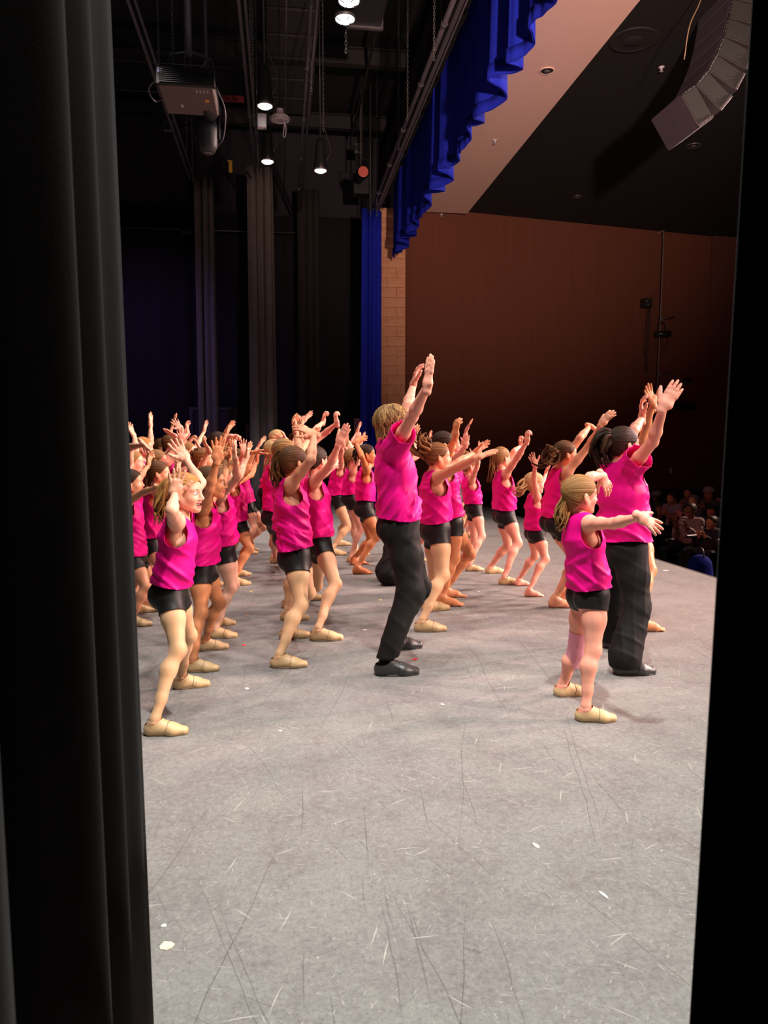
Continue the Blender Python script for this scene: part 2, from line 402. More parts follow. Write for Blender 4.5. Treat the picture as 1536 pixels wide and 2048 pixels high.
    bp = N.new('ShaderNodeBump'); bp.inputs['Strength'].default_value = .12; bp.inputs['Distance'].default_value = .004; L.new(noise(mapn((1, 1, 1)), 60, 5, .7), bp.inputs['Height']); L.new(bp.outputs[0], b.inputs['Normal'])
    return m
M_FLOOR = floor_material()
M_BLACK = mat('black_paint', (.012, .011, .012), .7, var=.3, vscale=3)
M_VELVET = mat('black_velour', (.0034, .0031, .0028), .95, var=.3, vscale=20, sheen=.03, spec=.03, bump=(.03, 160))
M_LEG = mat('black_serge', (.15, .137, .132), .95, var=.25, vscale=6, spec=.1, bump=(.1, 60))
M_BLUE = mat('royal_blue_velour', (.013, .024, .42), .85, var=.18, vscale=10, sheen=.0, spec=.08, bump=(.1, 60))
M_SOFFIT = mat('beige_plaster', (.80, .55, .45), .85, var=.03, vscale=2, bump=(.1, 90))
M_BLOCK = mat('split_face_block', (.66, .34, .20), .9, var=.16, vscale=14, bump=(.9, 28))
M_MORTAR = mat('mortar', (.42, .23, .14), .95, var=.1)
M_WALL = mat('brown_scored_block', (.155, .048, .026), .9, var=.14, vscale=9, vdir=(1, 1, .04), bump=(.5, 26, (1, 1, .02)))
M_WALL2 = mat('brown_rough_block', (.125, .040, .030), .95, var=.22, vscale=10, bump=(.9, 18, (1, 1, .25)))
M_PIPE = mat('dark_painted_pipe', (.15, .135, .16), .45, metal=.3, var=.2, vscale=6)
M_CHAIN = mat('steel_chain', (.35, .35, .37), .35, metal=.9)
M_STEEL = mat('grey_steel', (.16, .15, .16), .45, metal=.6, var=.2)
M_HOUSING = mat('black_fixture', (.015, .015, .017), .45, var=.2)
def wall_box(name, lo, hi, m, parent=None):
    o = MB().box(lo, hi).build(name, m, parent); 
    if parent is None: o['kind'] = 'structure'
    return o
# stage, apron edge, auditorium floor
wall_box('floor', (-7.2, -1.2, -.12), (4.5, 18.2, 0), M_FLOOR)
wall_box('trim_1', (4.5, -1.2, -1.2), (4.56, 18.2, -.005), M_BLACK)
wall_box('floor_auditorium', (4.56, -1.2, -1.3), (16, 22, -1.2), mat('dark_carpet', (.02, .012, .018), .95, var=.3, vscale=30))
wall_box('wall_far', (-7.2, 18.2, -.1), (2.62, 18.4, 8.7), mat('dark_side_wall', (.022, .018, .028), .9, var=.25, vscale=4, bump=(.2, 12)))
wall_box('wall_upstage', (-7.4, -1.2, -.1), (-7.2, 18.4, 8.7), M_BLACK)
wall_box('ceiling_stage', (-7.4, -1.2, 8.7), (2.5, 18.4, 8.8), M_BLACK)
# proscenium header behind the valance, its soffit, and the house ceiling
wall_box('wall_header', (2.5, -1.2, 6.34), (2.62, 16.3, 8.7), M_BLACK)
sof = wall_box('ceiling_soffit', (2.62, -1.2, 6.34), (4.03, 16.32, 6.5), M_SOFFIT)
wall_box('ceiling_house', (4.03, -1.2, 6.46), (17, 22, 6.6), mat('black_ceiling', (.0028, .0022, .0024), .9, var=.2))
# far house wall: scored block, then a rougher return bay
def slab(name, a, b, z0, z1, th, m):
    a = np.array(a); b = np.array(b); d = unit(np.array((b[0]-a[0], b[1]-a[1], 0))); n = np.array((-d[1], d[0], 0))*th
    V = [];
    for p in (a, b):
        for z in (z0, z1):
            for q in (0, 1): V.append((p[0]+n[0]*q, p[1]+n[1]*q, z))
    Fl = [(0, 1, 3, 2), (4, 6, 7, 5), (0, 4, 5, 1), (2, 3, 7, 6), (0, 2, 6, 4), (1, 5, 7, 3)]
    o = mk(name, V, Fl, m, smooth=False); o['kind'] = 'structure'; return o
WA = PY(813, 885, 16.35)[:2]; WB = PY(1407, 885, 17.7)[:2]; WC = PY(1640, 885, 17.9)[:2]
slab('wall_house', (WA[0]-.1, WA[1]), WB, -1.2, 6.46, .2, M_WALL)
slab('wall_house_return', (WB[0], WB[1]-.06), WC, -1.2, 6.46, .2, M_WALL2)
slab('trim_2', (WA[0]+.1, WA[1]-.03), (WB[0], WB[1]-.03), -1.2, -.28+.55, .03, mat('dark_wainscot', (.035, .012, .012), .8, var=.2))
# proscenium pillar of split-face block: one core, every block its own piece
PXL, PXR, PYF = 2.08, 2.66, 16.15
pil = wall_box('wall_proscenium', (PXL+.02, PYF+.03, 0), (PXR-.015, 17.9, 6.34), M_MORTAR)
rb = np.random.RandomState(4)
def rough_block(w, h, d, rs):
    nx, nz = 5, 4; V = []; Fl = []
    for j in range(nz):
        for i in range(nx):
            e = (i in (0, nx-1)) or (j in (0, nz-1)); V.append((w*i/(nx-1), (-.004 if e else -.012-.022*rs.rand()), h*j/(nz-1)))
    for j in range(nz-1):
        for i in range(nx-1): a = j*nx+i; Fl.append((a, a+1, a+nx+1, a+nx))
    n = len(V); V += [(0, d, 0), (w, d, 0), (w, d, h), (0, d, h)]
    Fl += [(0, n, n+1, nx-1)+tuple(), ((nz-1)*nx, nz*nx-1, n+2, n+3)]
    Fl += [(0, (nz-1)*nx, n+3, n), (nx-1, n+1, n+2, nz*nx-1)]
    return np.array(V), Fl
protos = {}
for row in range(31):
    z0 = row*.2045+.002; h = .198
    spl = [0, .39, .58] if row % 2 == 0 else [0, .19, .58]
    if row % 6 == 3: spl = [0, .58]
    for a, b_ in zip(spl[:-1], spl[1:]):
        key = (round(b_-a, 3), row % 3)
        if key not in protos:
            V, Fl = rough_block(b_-a-.008, h, .05, rb); o = mk('block', V+np.array((PXL+a+.004, PYF, z0)), Fl, M_BLOCK, pil, smooth=False, loc=(PXL+a+.004, PYF, z0)); protos[key] = o
        else:
            o = protos[key].copy(); C.objects.link(o); o.parent = pil; pw = np.array(pil['_w']); o.location = (PXL+a+.004-pw[0], PYF-pw[1], z0-pw[2])

# ------------------------------------------------------------------ drapes
def drape(name, path, z0, z1, amp, period, m, rows=14, step=.02, seed=0, taper=0.0, zshift=(0, 0), hemwave=0.0, sharp=1.0, loc=None):
    """pleated cloth hanging along a path in plan"""
    rs = np.random.RandomState(seed); P = np.asarray(path, float); seg = np.linalg.norm(np.diff(P, axis=0), axis=1); Ltot = seg.sum()
    s = np.linspace(0, Ltot, int(Ltot/step)+1); cum = np.concatenate([[0], np.cumsum(seg)])
    XY = np.stack([np.interp(s, cum, P[:, i]) for i in (0, 1)], 1); T = np.gradient(XY, axis=0); T /= np.linalg.norm(T, axis=1)[:, None]; Nn = np.stack([-T[:, 1], T[:, 0]], 1)
    ph = 2*math.pi*s/period+.9*np.sin(s*2.1/period+rs.uniform(0, 6))+.5*np.sin(s*.83/period+1)
    V = []
    for r in range(rows):
        v = r/(rows-1); z = z1+(z0-z1)*v
        w = np.sin(ph+.25*v*np.sin(s*3/period)); w = np.sign(w)*np.abs(w)**sharp
        A = amp*(.75+.5*np.sin(s*1.3/period+seed))*(.8+taper*v) + .12*amp*np.sin(3*ph+v)
        q = XY+Nn*(w*A)[:, None]+np.array(zshift)*v+T*(.35*amp*np.cos(ph))[:, None]
        V.append(np.column_stack([q, np.full(len(s), z)+(hemwave*np.sin(ph*.5+1)*v if r == rows-1 else 0)]))
    V = np.concatenate(V); n = len(s); Fl = np.array([(r*n+i, r*n+i+1, (r+1)*n+i+1, (r+1)*n+i) for r in range(rows-1) for i in range(n-1)])
    o = mk(name, V, Fl, m, loc=loc if loc is not None else (P[0][0], P[0][1], z0)); md = o.modifiers.new('thickness', 'SOLIDIFY'); md.thickness = .006; return o
tag(drape('wing_curtain', [(-.42, .10), (-.41, 1.0), (-.394, 1.76)], .02, 6.0, .058, .27, M_VELVET, 10, .006, 3, .1, (.06, 0)), 'black velour wing curtain in deep folds close to the viewer, beside the red-blonde child', 'curtain', 'black wing curtains')
tag(drape('wing_curtain', [(.596, .80), (.70, .70), (1.1, .55), (1.7, .5)], .02, 6.0, .008, .22, M_VELVET, 10, .01, 8, .2, (-.126, 0)), 'black curtain edge close to the viewer, standing before the audience', 'curtain', 'black wing curtains')
def leg(label, pxl, pxr, Y, ztop, seed, m=M_LEG, amp=.07, per=.17):
    a = PY(pxl, 1000, Y)[0]; b = PY(pxr, 1000, Y)[0]
    return tag(drape('leg_curtain', [(a, Y-.05), ((a+b)/2, Y+.12), (b, Y), (b-.03, Y+.4)], .01, ztop, amp, per, m, 16, .012, seed, .55), label, 'curtain', 'black leg curtains at the far wing')
leg('black leg curtain with its greyish foot behind the middle file', 506, 548, 16.0, 7.0, 2)
leg('narrow black leg curtain farther upstage, behind the raised hands by the wing curtain', 402, 432, 16.8, 7.0, 5)
leg('darkest black leg curtain between the grey-footed one and the blue curtain', 602, 640, 17.2, 7.0, 7, mat('black_serge_dark', (.022, .018, .018), .95))
tag(drape('backdrop_curtain', [(-6.5, 17.9), (1.85, 17.9)], .01, 6.6, .05, .4, mat('blackout_cloth', (.010, .008, .013), .95), 8, .03, 12), 'wide black masking drape across the far side of the stage', 'curtain')
bc = drape('side_curtain', [(1.72, 15.75), (1.85, 15.95), (2.0, 15.85), (2.12, 16.02)], .02, 6.2, .05, .10, M_BLUE, 14, .006, 21, .7, (-.03, 0)); tag(bc, 'royal blue house curtain gathered beside the stone pillar', 'curtain')
# valance: pleated blue cloth with hem facing
va = drape('valance', [(2.34, 4.2), (2.34, 15.75)], 5.17, 7.45, .10, .62, M_BLUE, 12, .022, 31, .35, (0, 0), .05, .8, loc=(2.34, 4.2, 5.17)); tag(va, 'pleated royal blue valance hanging along the stage opening', 'valance')
me = va.data; nn = len(me.vertices)//12; co = np.zeros(len(me.vertices)*3, np.float32); me.vertices.foreach_get('co', co); co = co.reshape(12, nn, 3)
hm = []; 
for k, (dz, dx) in enumerate(((0.0, .009), (.13, .009))): hm.append(co[11]*(1-k*.0)+np.array((0, 0, dz))+np.array((-dx, 0, 0)))
Vh = np.concatenate(hm)+np.array((2.34, 4.2, 5.17)); mk('hem', Vh, np.array([(i, i+1, nn+i+1, nn+i) for i in range(nn-1)]), M_BLUE, va).modifiers.new('thickness', 'SOLIDIFY').thickness = .006
# black border hung right behind the track
tag(drape('border_curtain', [(2.12, 4.0), (2.12, 15.9)], 6.22, 7.6, .012, .5, M_VELVET, 4, .05, 9), 'narrow black border strip between the track and the blue valance', 'curtain')
# ------------------------------------------------------------------ people: shared head, hand, foot shapes (local frames)
def build_head(vox, smile=False):
    f = Field()
    f.ell((-.012, 0, .014), (.096, .071, .084), .02)
    f.ell((.030, 0, .012), (.060, .063, .062), .02)
    f.ell((.030, 0, -.045), (.056, .055, .062), .025)
    for s in (-1, 1):
        f.cone((.005, s*.046, -.062), (.060, s*.012, -.099), .024, .019, .025)
        f.ell((.054, s*.034, -.042), (.030, .026, .026), .02)
        f.cone((.081, s*.010, .010), (.066, s*.043, .011), .0105, .010, .014)
    f.ell((.068, 0, -.102), (.020, .020, .017), .018)
    f.cone((.086, 0, -.006), (.104, 0, -.041), .0085, .0115, .012)
    for s in (-1, 1): f.ell((.095, s*.0115, -.047), (.010, .008, .0075), .007)
    f.ell((.085, 0, -.066), (.013, .020, .009), .01)
    f.ell((.083, 0, -.080 if not smile else -.086), (.013, .017, .008), .01)
    if smile:
        f.ell((.100, 0, -.0755), (.032, .023, .0075), .004, op=1)
    else:
        f.ell((.105, 0, -.0735), (.025, .022, .0022), .003, op=1)
    for s in (-1, 1):
        f.ell((.094, s*.031, -.0135), (.021, .0165, .0115), .010, op=1)
        f.ell((.071, s*.031, -.0135), (.0165, .0165, .0140), .004)
        f.ell((.096, s*.031, -.0130), (.022, .0125, .0056), .002, op=1)
        R = np.array([[math.cos(.25), 0, math.sin(.25)], [s*.3, 1, 0], [-math.sin(.25), 0, math.cos(.25)]])
        f.ell((-.004, s*.075, -.026), (.019, .0075, .031), .006, R)
        f.ell((.002, s*.083, -.024), (.010, .006, .018), .004, R, op=1)
    V, Q = f.mesh(vox); V = smooth_mesh(V, Q, 1, .3)
    c = V[Q].mean(1); mi = np.zeros(len(Q), int)
    lips = (c[:, 0] > .078) & (np.abs(c[:, 1]) < .021) & (np.abs(c[:, 2]+(.0735 if not smile else .0765)) < (.0125 if not smile else .0165)) & (c[:, 0] > .076)
    mi[lips] = 2
    if smile: mi[(c[:, 0] > .055) & (c[:, 0] < .086) & (np.abs(c[:, 1]) < .022) & (np.abs(c[:, 2]+.0755) < .0075)] = 3
    return V, Q, mi
HANDS = {}
def build_hand(pose, vox):
    """right hand: x = thumb side, y = finger direction, z = palm normal; wrist at the origin, length about 0.175"""
    f = Field()
    spread, curl, tb = {'splay': (.17, .12, .9), 'flat': (.03, .06, .35), 'curl': (.07, .55, .5), 'droop': (.09, .30, .45), 'fist': (.02, 1.35, .3)}[pose]
    f.cone((0, -.03, 0), (0, .012, 0), .0215, .022, .02, np.array((1.0, 0, 0)), 1.25)
    f.cone((0, .01, 0), (.0, .078, .002), .0155, .0125, .02, np.array((1.0, 0, 0)), 2.6)
    f.ell((.026, .03, .008), (.017, .028, .015), .015)
    for i, (x, L, r) in enumerate([(.031, .072, .0092), (.0105, .080, .0094), (-.0105, .074, .0090), (-.030, .058, .0082)]):
        a = (1.5-i)*spread; c = curl*(1+.12*i)
        p = np.array((x, .080-.006*abs(i-1.2), .001)); ang = c*.35
        for seg, fr in enumerate((.44, .31, .25)):
            d = np.array((math.sin(a)*math.cos(ang), math.cos(a)*math.cos(ang), math.sin(ang)))
            q = p+d*L*fr; f.cone(p, q, r*(1-.06*seg), r*(.94-.07*seg), .006 if seg else .009); p = q; ang += c*(.8 if seg == 0 else .55)
    p = np.array((.030, .022, .006)); a = .55+tb*.45
    for L, r, da in ((.034, .0115, 0), (.030, .0105, -.18), (.024, .0092, -.12)):
        a += da; d = np.array((math.sin(a)*.95, math.cos(a), .25+.2*curl)); d /= np.linalg.norm(d)
        q = p+d*L; f.cone(p, q, r, r*.93, .012); p = q
    return f.mesh(vox)
def hand(pose, lod):
    key = (pose, lod)
    if key not in HANDS: HANDS[key] = build_hand(pose, (.0038, .0068, .0100)[lod])
    return HANDS[key]
def foot_field(shoe=False):
    f = Field()
    f.cone((0, 0, .088), (-.002, 0, .07), .030, .034, .02)
    f.cone((-.004, 0, .075), (-.024, 0, .034), .034, .034, .02)
    f.cone((.0, 0, .06), (.085, -.002, .034), .036, .030, .02, np.array((0, 1.0, 0)), 1.1)
    f.cone((-.02, 0, .03), (.105, 0, .024), .032, .028, .02, np.array((0, 1.0, 0)), 1.25)
    if shoe:
        f.cone((.10, .0, .024), (.163, .006, .019), .029, .019, .02, np.array((0, 1.0, 0)), 1.4)
    else:
        f.cone((.10, .0, .022), (.13, .003, .018), .026, .018, .02, np.array((0, 1.0, 0)), 1.5)
        for i, (y, L, r) in enumerate([(.026, .046, .0125), (.009, .044, .009), (-.006, .039, .0085), (-.019, .032, .008), (-.031, .024, .0075)]):
            f.cone((.130, y, .014), (.130+L, y*1.05+.003, .010), r, r*.95, .006)
        for s in (-1, 1): f.ell((0, s*.033, .078), (.012, .008, .012), .012)
    return f
FEET = {}
def smooth_line(P):
    P = P.copy()
    for _ in range(2): P[1:-1] = P[1:-1]*.5+.25*(P[2:]+P[:-2])
    return P
def foot(lod):
    if lod not in FEET: FEET[lod] = foot_field().mesh((.0065, .0095, .014)[lod], floor=0.0)
    return FEET[lod]
SHOES = {}
def shoe_parts(lod):
    if lod not in SHOES:
        V, Q = foot_field(True).mesh((.0062, .009, .013)[lod], iso=.0045, floor=.006)
        x, z = V[:, 0], V[:, 2]
        g = z-(.066+.030*np.clip((x-.0)/.05, -.6, 1)*1.0+.012*np.clip(-x/.03, 0, 1))
        SHOES[lod] = clip_mesh(V, tri(Q), g)
        Vc = SHOES[lod][0]; sel = Vc[(np.abs(Vc[:, 0]-.062-.25*Vc[:, 2]) < .006) & (Vc[:, 2] > .012)]; sel = sel[np.argsort(np.arctan2(sel[:, 2]-.02, sel[:, 1]))][::2]
        cc_ = np.array((.062, 0, .02)); sel = cc_+(sel-cc_)*1.01; SHOES[(lod, 'm')] = tube(smooth_line(sel), .0016, 5) if len(sel) > 4 else None
        t = np.linspace(0, 2*math.pi, 20)[:-1]; pp = np.concatenate([np.stack([x_+np.cos(t)*r_, y_+np.sin(t)*r_], 1) for x_, y_, r_ in ((-.022, 0, .0385), (.105, 0, .0425), (.157, .006, .0285))])
        pp = pp[np.lexsort((pp[:, 1], pp[:, 0]))].tolist(); hull = []
        for seq in (pp, pp[::-1]):      # convex outline of the sole
            h_ = []
            for q in seq:
                while len(h_) > 1 and (h_[-1][0]-h_[-2][0])*(q[1]-h_[-2][1])-(h_[-1][1]-h_[-2][1])*(q[0]-h_[-2][0]) <= 0: h_.pop()
                h_.append(q)
            hull += h_[:-1]
        n_ = len(hull); h2 = np.array(hull); V2 = np.concatenate([np.column_stack([h2, np.zeros(n_)]), np.column_stack([h2, np.full(n_, .009)]), [[.06, 0, 0], [.06, 0, .009]]])
        k_ = np.arange(n_); k1 = (k_+1) % n_
        SHOES[(lod, 's')] = (V2, np.concatenate([np.stack([k_, k1, n_+k1], 1), np.stack([k_, n_+k1, n_+k_], 1), np.stack([k1, k_, np.full(n_, 2*n_)], 1), np.stack([n_+k_, n_+k1, np.full(n_, 2*n_+1)], 1)]))
    return SHOES[lod], SHOES[(lod, 's')]
HAIRCAP = {}
def haircap(kind, lod):
    if (kind, lod) in HAIRCAP: return HAIRCAP[kind, lod]
    f = Field()
    f.ell((-.014, 0, .016), (.097, .072, .086), .02)
    f.ell((.026, 0, .014), (.060, .064, .063), .02)
    f.ell((-.03, 0, -.04), (.055, .055, .05), .03)
    V, Q = f.mesh((.0044, .0070, .0110)[lod], iso={'slick': .006, 'loose': .011, 'boy': .016, 'short': .008}[kind])
    zz = [-.12, -.085, -.06, -.035, -.015, .005, .03, .055, .12]
    xx = {'slick': [-.07, -.055, -.040, -.020, .018, .042, .062, .080, .12], 'loose': [-.02, -.01, 0, .012, .028, .046, .064, .08, .12],
          'boy': [-.01, -.005, .003, .015, .035, .055, .088, .12, .15], 'short': [-.07, -.05, -.035, -.012, .02, .04, .06, .08, .12]}[kind]
    g = V[:, 0]-np.interp(V[:, 2], zz, xx); g = np.maximum(g, -.088-V[:, 2])
    V2, T2 = clip_mesh(V, tri(Q), g)
    base = np.array((-.10, 0, .035)); r = V2-base
    an = np.arctan2(r[:, 1], r[:, 2]+.02); st = an*9
    V2 = V2*(1+(.012*np.sin(an*19+.7)*np.sin(an*7)+.010*np.sin(an*43+1.3))[:, None]*(.8 if lod < 2 else .5))
    HAIRCAP[kind, lod] = (V2, T2, st); return HAIRCAP[kind, lod]
EYE = None
def eye_mesh():
    global EYE
    if EYE is None:
        V = []; Fl = []; mi = []; n = 12; rings = [0, .10, .28, .52, .9, 1.4, 2.0, 2.6, math.pi]
        for a in rings:
            for k in range(n): V.append((math.cos(a), math.sin(a)*math.cos(2*math.pi*k/n), math.sin(a)*math.sin(2*math.pi*k/n)))
        for j in range(len(rings)-1):
            for k in range(n): Fl.append((j*n+k, j*n+(k+1) % n, (j+1)*n+(k+1) % n, (j+1)*n+k)); mi.append(2 if j < 2 else 1 if j < 3 else 0)
        EYE = (np.array(V)*.0145, np.array(Fl), np.array(mi))
    return EYE
HEADS = {}
def head_shape(lod, smile):
    if (lod, smile) not in HEADS: HEADS[lod, smile] = build_head((.0042, .0074, .0125)[lod], smile)
    return HEADS[lod, smile]

# materials of the company
SKIN = {'pale': (.80, .40, .27), 'fair': (.74, .33, .19), 'pink': (.80, .345, .245), 'tan': (.64, .25, .11), 'bronze': (.58, .20, .075), 'olive': (.62, .29, .16), 'brown': (.20, .09, .05)}
def skin_mat(k): return mat('skin_'+k, SKIN[k], .5, var=.10, vscale=14, bump=(.06, 60), spec=.35, sss=.12)
TIGHT = {'t': (.66, .385, .205), 'tp': (.72, .41, .28), 'td': (.58, .33, .17)}
def tight_mat(k): return mat('dance_tights_'+k, TIGHT[k], .5, var=.05, vscale=10, sheen=.15, spec=.3)
M_LIP = mat('lips', (.60, .12, .12), .4); M_MOUTH = mat('mouth_inside', (.10, .01, .01), .5)
M_TOP = mat('magenta_jersey', (.74, .0025, .215), .55, var=.08, vscale=6, bump=(.35, 22, (1, 1, .5)), spec=.15)
M_SHORTS = mat('black_spandex', (.0085, .008, .008), .5, var=.2, vscale=5, spec=.28, bump=(.1, 20))
M_PANTS = mat('black_jersey_trousers', (.0060, .0056, .0058), .7, var=.2, vscale=5, bump=(.3, 14, (1, 1, .6)), spec=.2)
M_SHOE = mat('tan_leather', (.62, .42, .21), .5, var=.12, vscale=18, bump=(.15, 40))
M_SOLE = mat('worn_suede_sole', (.30, .20, .12), .8, var=.2)
M_SEAM = mat('dark_seam_elastic', (.16, .09, .04), .7)
M_BSHOE = mat('black_leather', (.03, .03, .032), .38, var=.2, vscale=12, bump=(.15, 30))
M_WHITE = mat('eye_white', (.75, .72, .68), .25); M_IRIS = mat('iris', (.10, .16, .22), .25); M_PUPIL = mat('pupil', (.005, .005, .005), .2)
M_TEETH = mat('teeth', (.78, .72, .64), .3); M_TIE = mat('hair_tie', (.02, .018, .02), .6); M_BROW = mat('eyebrow_hair', (.12, .06, .03), .7)
HAIR = {'brown': ((.038, .016, .006), (.17, .075, .026)), 'lightbrown': ((.10, .043, .013), (.40, .205, .07)), 'blonde': ((.30, .17, .065), (.66, .46, .22)),
        'red': ((.24, .085, .022), (.60, .30, .095)), 'dark': ((.010, .005, .003), (.050, .022, .010)), 'auburn': ((.07, .025, .009), (.30, .125, .04)), 'dirty': ((.10, .048, .017), (.46, .26, .10)), 'grey': ((.2, .18, .16), (.45, .42, .4))}
def hmat(k): return hair_mat('hair_'+k, *HAIR[k])

class Acc:
    """accumulates shells that make one mesh"""
    def __init__(s): s.V = []; s.F = []; s.M = []; s.n = 0; s.A = []
    def add(s, V, Q, m=0, attr=None):
        V = np.asarray(V); Q = tri(np.asarray(Q)); s.V.append(V); s.F.append(Q+s.n); s.n += len(V)
        s.M.append(np.full(len(Q), m) if np.isscalar(m) else (np.concatenate([m, m]) if len(m)*2 == len(Q) else m))
        s.A.append(np.zeros(len(V)) if attr is None else np.broadcast_to(attr, (len(V),))); return s
    def build(s, name, mats, parent, attr=False):
        return mk(name, np.concatenate(s.V), np.concatenate(s.F), mats, parent, np.concatenate(s.M), attr=np.concatenate(s.A) if attr else None)
def add_tubes(acc, tubes, sides=5, m=0):
    for pts, r, at in tubes:
        V, Fl = tube(pts, r, sides, False); acc.add(V, np.array(Fl), m, at)

def cast_to_length(px, S, L, sign):
    """point on the pixel's ray at distance L from S; sign -1: nearer the camera, +1: further"""
    d = pray(*px); w = CAM-S; a = d@d; b = 2*(d@w); c = w@w-L*L; q = b*b-4*a*c
    if q <= 0: return CAM+d*(-b/(2*a))
    return CAM+d*((-b+sign*math.sqrt(q))/(2*a))

def limb_ik(a, b, l1, l2, pole):
    d = b-a; L = np.linalg.norm(d); u = d/L
    if L >= l1+l2-1e-4: return a+u*L*l1/(l1+l2)
    x = (l1*l1-l2*l2+L*L)/(2*L); h = math.sqrt(max(l1*l1-x*x, 0)); p = pole-u*(pole@u); p = unit(p)
    return a+u*x+p*h

PCOUNT = [0]
def person(label, top='tank', legs='shorts', skin='fair', tights=None, hair='brown', pony=None, ponyr=.032, feet='shoe', H=None, Y=None,
           fn=None, ff=None, kn=None, kf=None, hip=None, neck=None, head=None, en=None, wn=None, hn=None, ef=None, wf=None, hf=None,
           sn=-1, sf=1, s2n=-1, s2f=1, pn='splay', pf='splay', yaw=0.0, hyaw=None, hpitch=0.0, smile=False, cap='slick', loose=.0, fyaw=0.0,
           hem=.05, cut=.36, lod=None, group='dancers in matching pink tops', palm_n=None, palm_f=None, sit=None, topmat=None, legmat=None, slim=1.0, kneepad=False, tie=True, nwave=0.012):
    seed = PCOUNT[0]; PCOUNT[0] += 1; rng = np.random.RandomState(seed+11)
    Z = np.array((0, 0, 1.0))
    fwd = np.array((math.cos(yaw), math.sin(yaw), 0)); lat = np.array((-math.sin(yaw), math.cos(yaw), 0))   # lat: the person's left
    heelN = PZ(*fn) if fn else None; heelF = PZ(*ff) if ff else None
    if sit is None:
        if Y is None:
            Y = (heelN[1]+heelF[1])/2 if (fn and ff) else (heelN[1]+.12 if fn else heelF[1]-.12)
        hd = PY(head[0], head[1], Y) if head else None
        if H is None: H = hd[2]/.862
        S = H/1.6
        if hd is None: hd = PY(*hip, Y)+np.array((.05*S, 0, .40*H))
        nk = PY(neck[0], neck[1], Y) if neck else hd-Z*.125*S-fwd*.035*S
        hp = PY(hip[0], hip[1], Y) if hip else np.array((nk[0]-.05*S, Y, .465*H))-fwd*.02
        base = np.array((hp[0]*.5+nk[0]*.5, Y, 0))
        if heelN is None: heelN = (heelF if heelF is not None else base+lat*.09*S-fwd*.02)-lat*.20*S; heelN = np.array((heelN[0], heelN[1], 0))
        if heelF is None: heelF = heelN+lat*.24*S; heelF[2] = 0
        zf = 0.0
    else:
        S = (H or 1.6)/1.6; H = S*1.6; base = np.asarray(sit, float); zf = base[2]
        hp = base+Z*.50*S+fwd*(-.02); nk = hp+Z*.44*S-fwd*.07*S; hd = nk+Z*.145*S+fwd*.05*S
        heelN = base+fwd*.38*S-lat*.12*S; heelF = base+fwd*.42*S+lat*.13*S
    lod = (0 if Y < 5.7 else 1 if Y < 8.3 else 2) if lod is None else lod
    vox = (.0090, .0132, .0175)[lod]
    up = unit(nk-hp); fs = unit(fwd-up*(fwd@up)); ls = np.cross(up, fs); W_ = slim
    # joints
    fdirN = np.array((math.cos(yaw+fyaw-.12), math.sin(yaw+fyaw-.12), 0)); fdirF = np.array((math.cos(yaw+fyaw+.15), math.sin(yaw+fyaw+.15), 0))
    fl = S*1.02
    akN = heelN+fdirN*.055*fl+Z*.085*fl; akF = heelF+fdirF*.055*fl+Z*.085*fl
    hjN = hp-ls*.078*S; hjF = hp+ls*.078*S
    Lt, Ls_ = .245*H, .235*H
    def knee(px, hj, ak, pole):
        if px is None: return limb_ik(hj, ak, Lt, Ls_, pole)
        return PY(px[0], px[1], (hj[1]+ak[1])/2)
    kN = knee(kn, hjN, akN, fwd-lat*.25); kF = knee(kf, hjF, akF, fwd+lat*.25)
    La, Lf = .178*H, .150*H
    def arm(e, w, h, side, sg, sg2):
        sh0 = nk-up*.045*S+ls*side*.135*S
        if sit is not None and e is None:
            el = sh0-Z*.22*S+fwd*.14*S+ls*side*.05; wr = el+fwd*.17*S+Z*.14*S-ls*side*.10; return sh0, el, wr, wr+unit(fwd*.5+Z)*.12*S
        if e is None:
            a = unit(fwd*(.55+.3*rng.rand())+Z*(.5+.5*rng.rand())+ls*side*(.15+.25*rng.rand())); el = sh0+a*La
            b = unit(fwd*(.2+.5*rng.rand())+Z*(.9)+ls*side*(.3*rng.rand()-.1)); wr = el+b*Lf
            return sh0, el, wr, wr+unit(b+fwd*.4*rng.rand())*.16*S
        el0 = cast_to_length(e, sh0, La, sg); r = max(0, unit(el0-sh0)@up)
        sh = sh0+up*.04*S*r-ls*side*.025*S*r+fs*.02*S*max(0, unit(el0-sh0)@fs)
        el = cast_to_length(e, sh, La, sg); wr = cast_to_length(w, el, Lf, sg2)
        hh = PY(h[0], h[1], wr[1]-.0) if h else wr+unit(wr-el)*.15*S
        return sh, el, wr, hh
    shN, elN, wrN, tipN = arm(en, wn, hn, -1, sn, s2n); shF, elF, wrF, tipF = arm(ef, wf, hf, 1, sf, s2f)
    tl = np.linalg.norm(nk-hp)
    waist = hp+up*tl*.36+fs*.012*S; rib = hp+up*tl*.68+fs*.004*S; uch = hp+up*(tl-.075*S)-fs*.004*S
    # -------- body: one implicit surface
    f = Field()
    def torso(F, k=.035, sw=1.0, shoulders=True):
        F.cone(hp+up*.015*S, hp+up*.075*S, .092*S*W_, .085*S*W_, k, ls, 1.55)
        for s in (-1, 1): F.ell(hp-fs*.048*S+ls*s*.066*S-up*.018*S, np.array((.082, .080, .088))*S*W_, .03)
        F.cone(hp+up*.075*S, waist, .085*S*W_, .076*S*W_, k, ls, 1.45)
        F.cone(waist, rib, .076*S*W_, .090*S*W_, k, ls, 1.42)
        F.cone(rib, uch, .090*S*W_, .066*S*W_, k, ls, 1.62)
        if shoulders:
            for sh in (shN, shF): F.cone(nk-up*.03*S, sh, .044*S, .043*S, k)
    torso(f)
    nkh = hd-Z*.052*S*1.05-fwd*.018*S
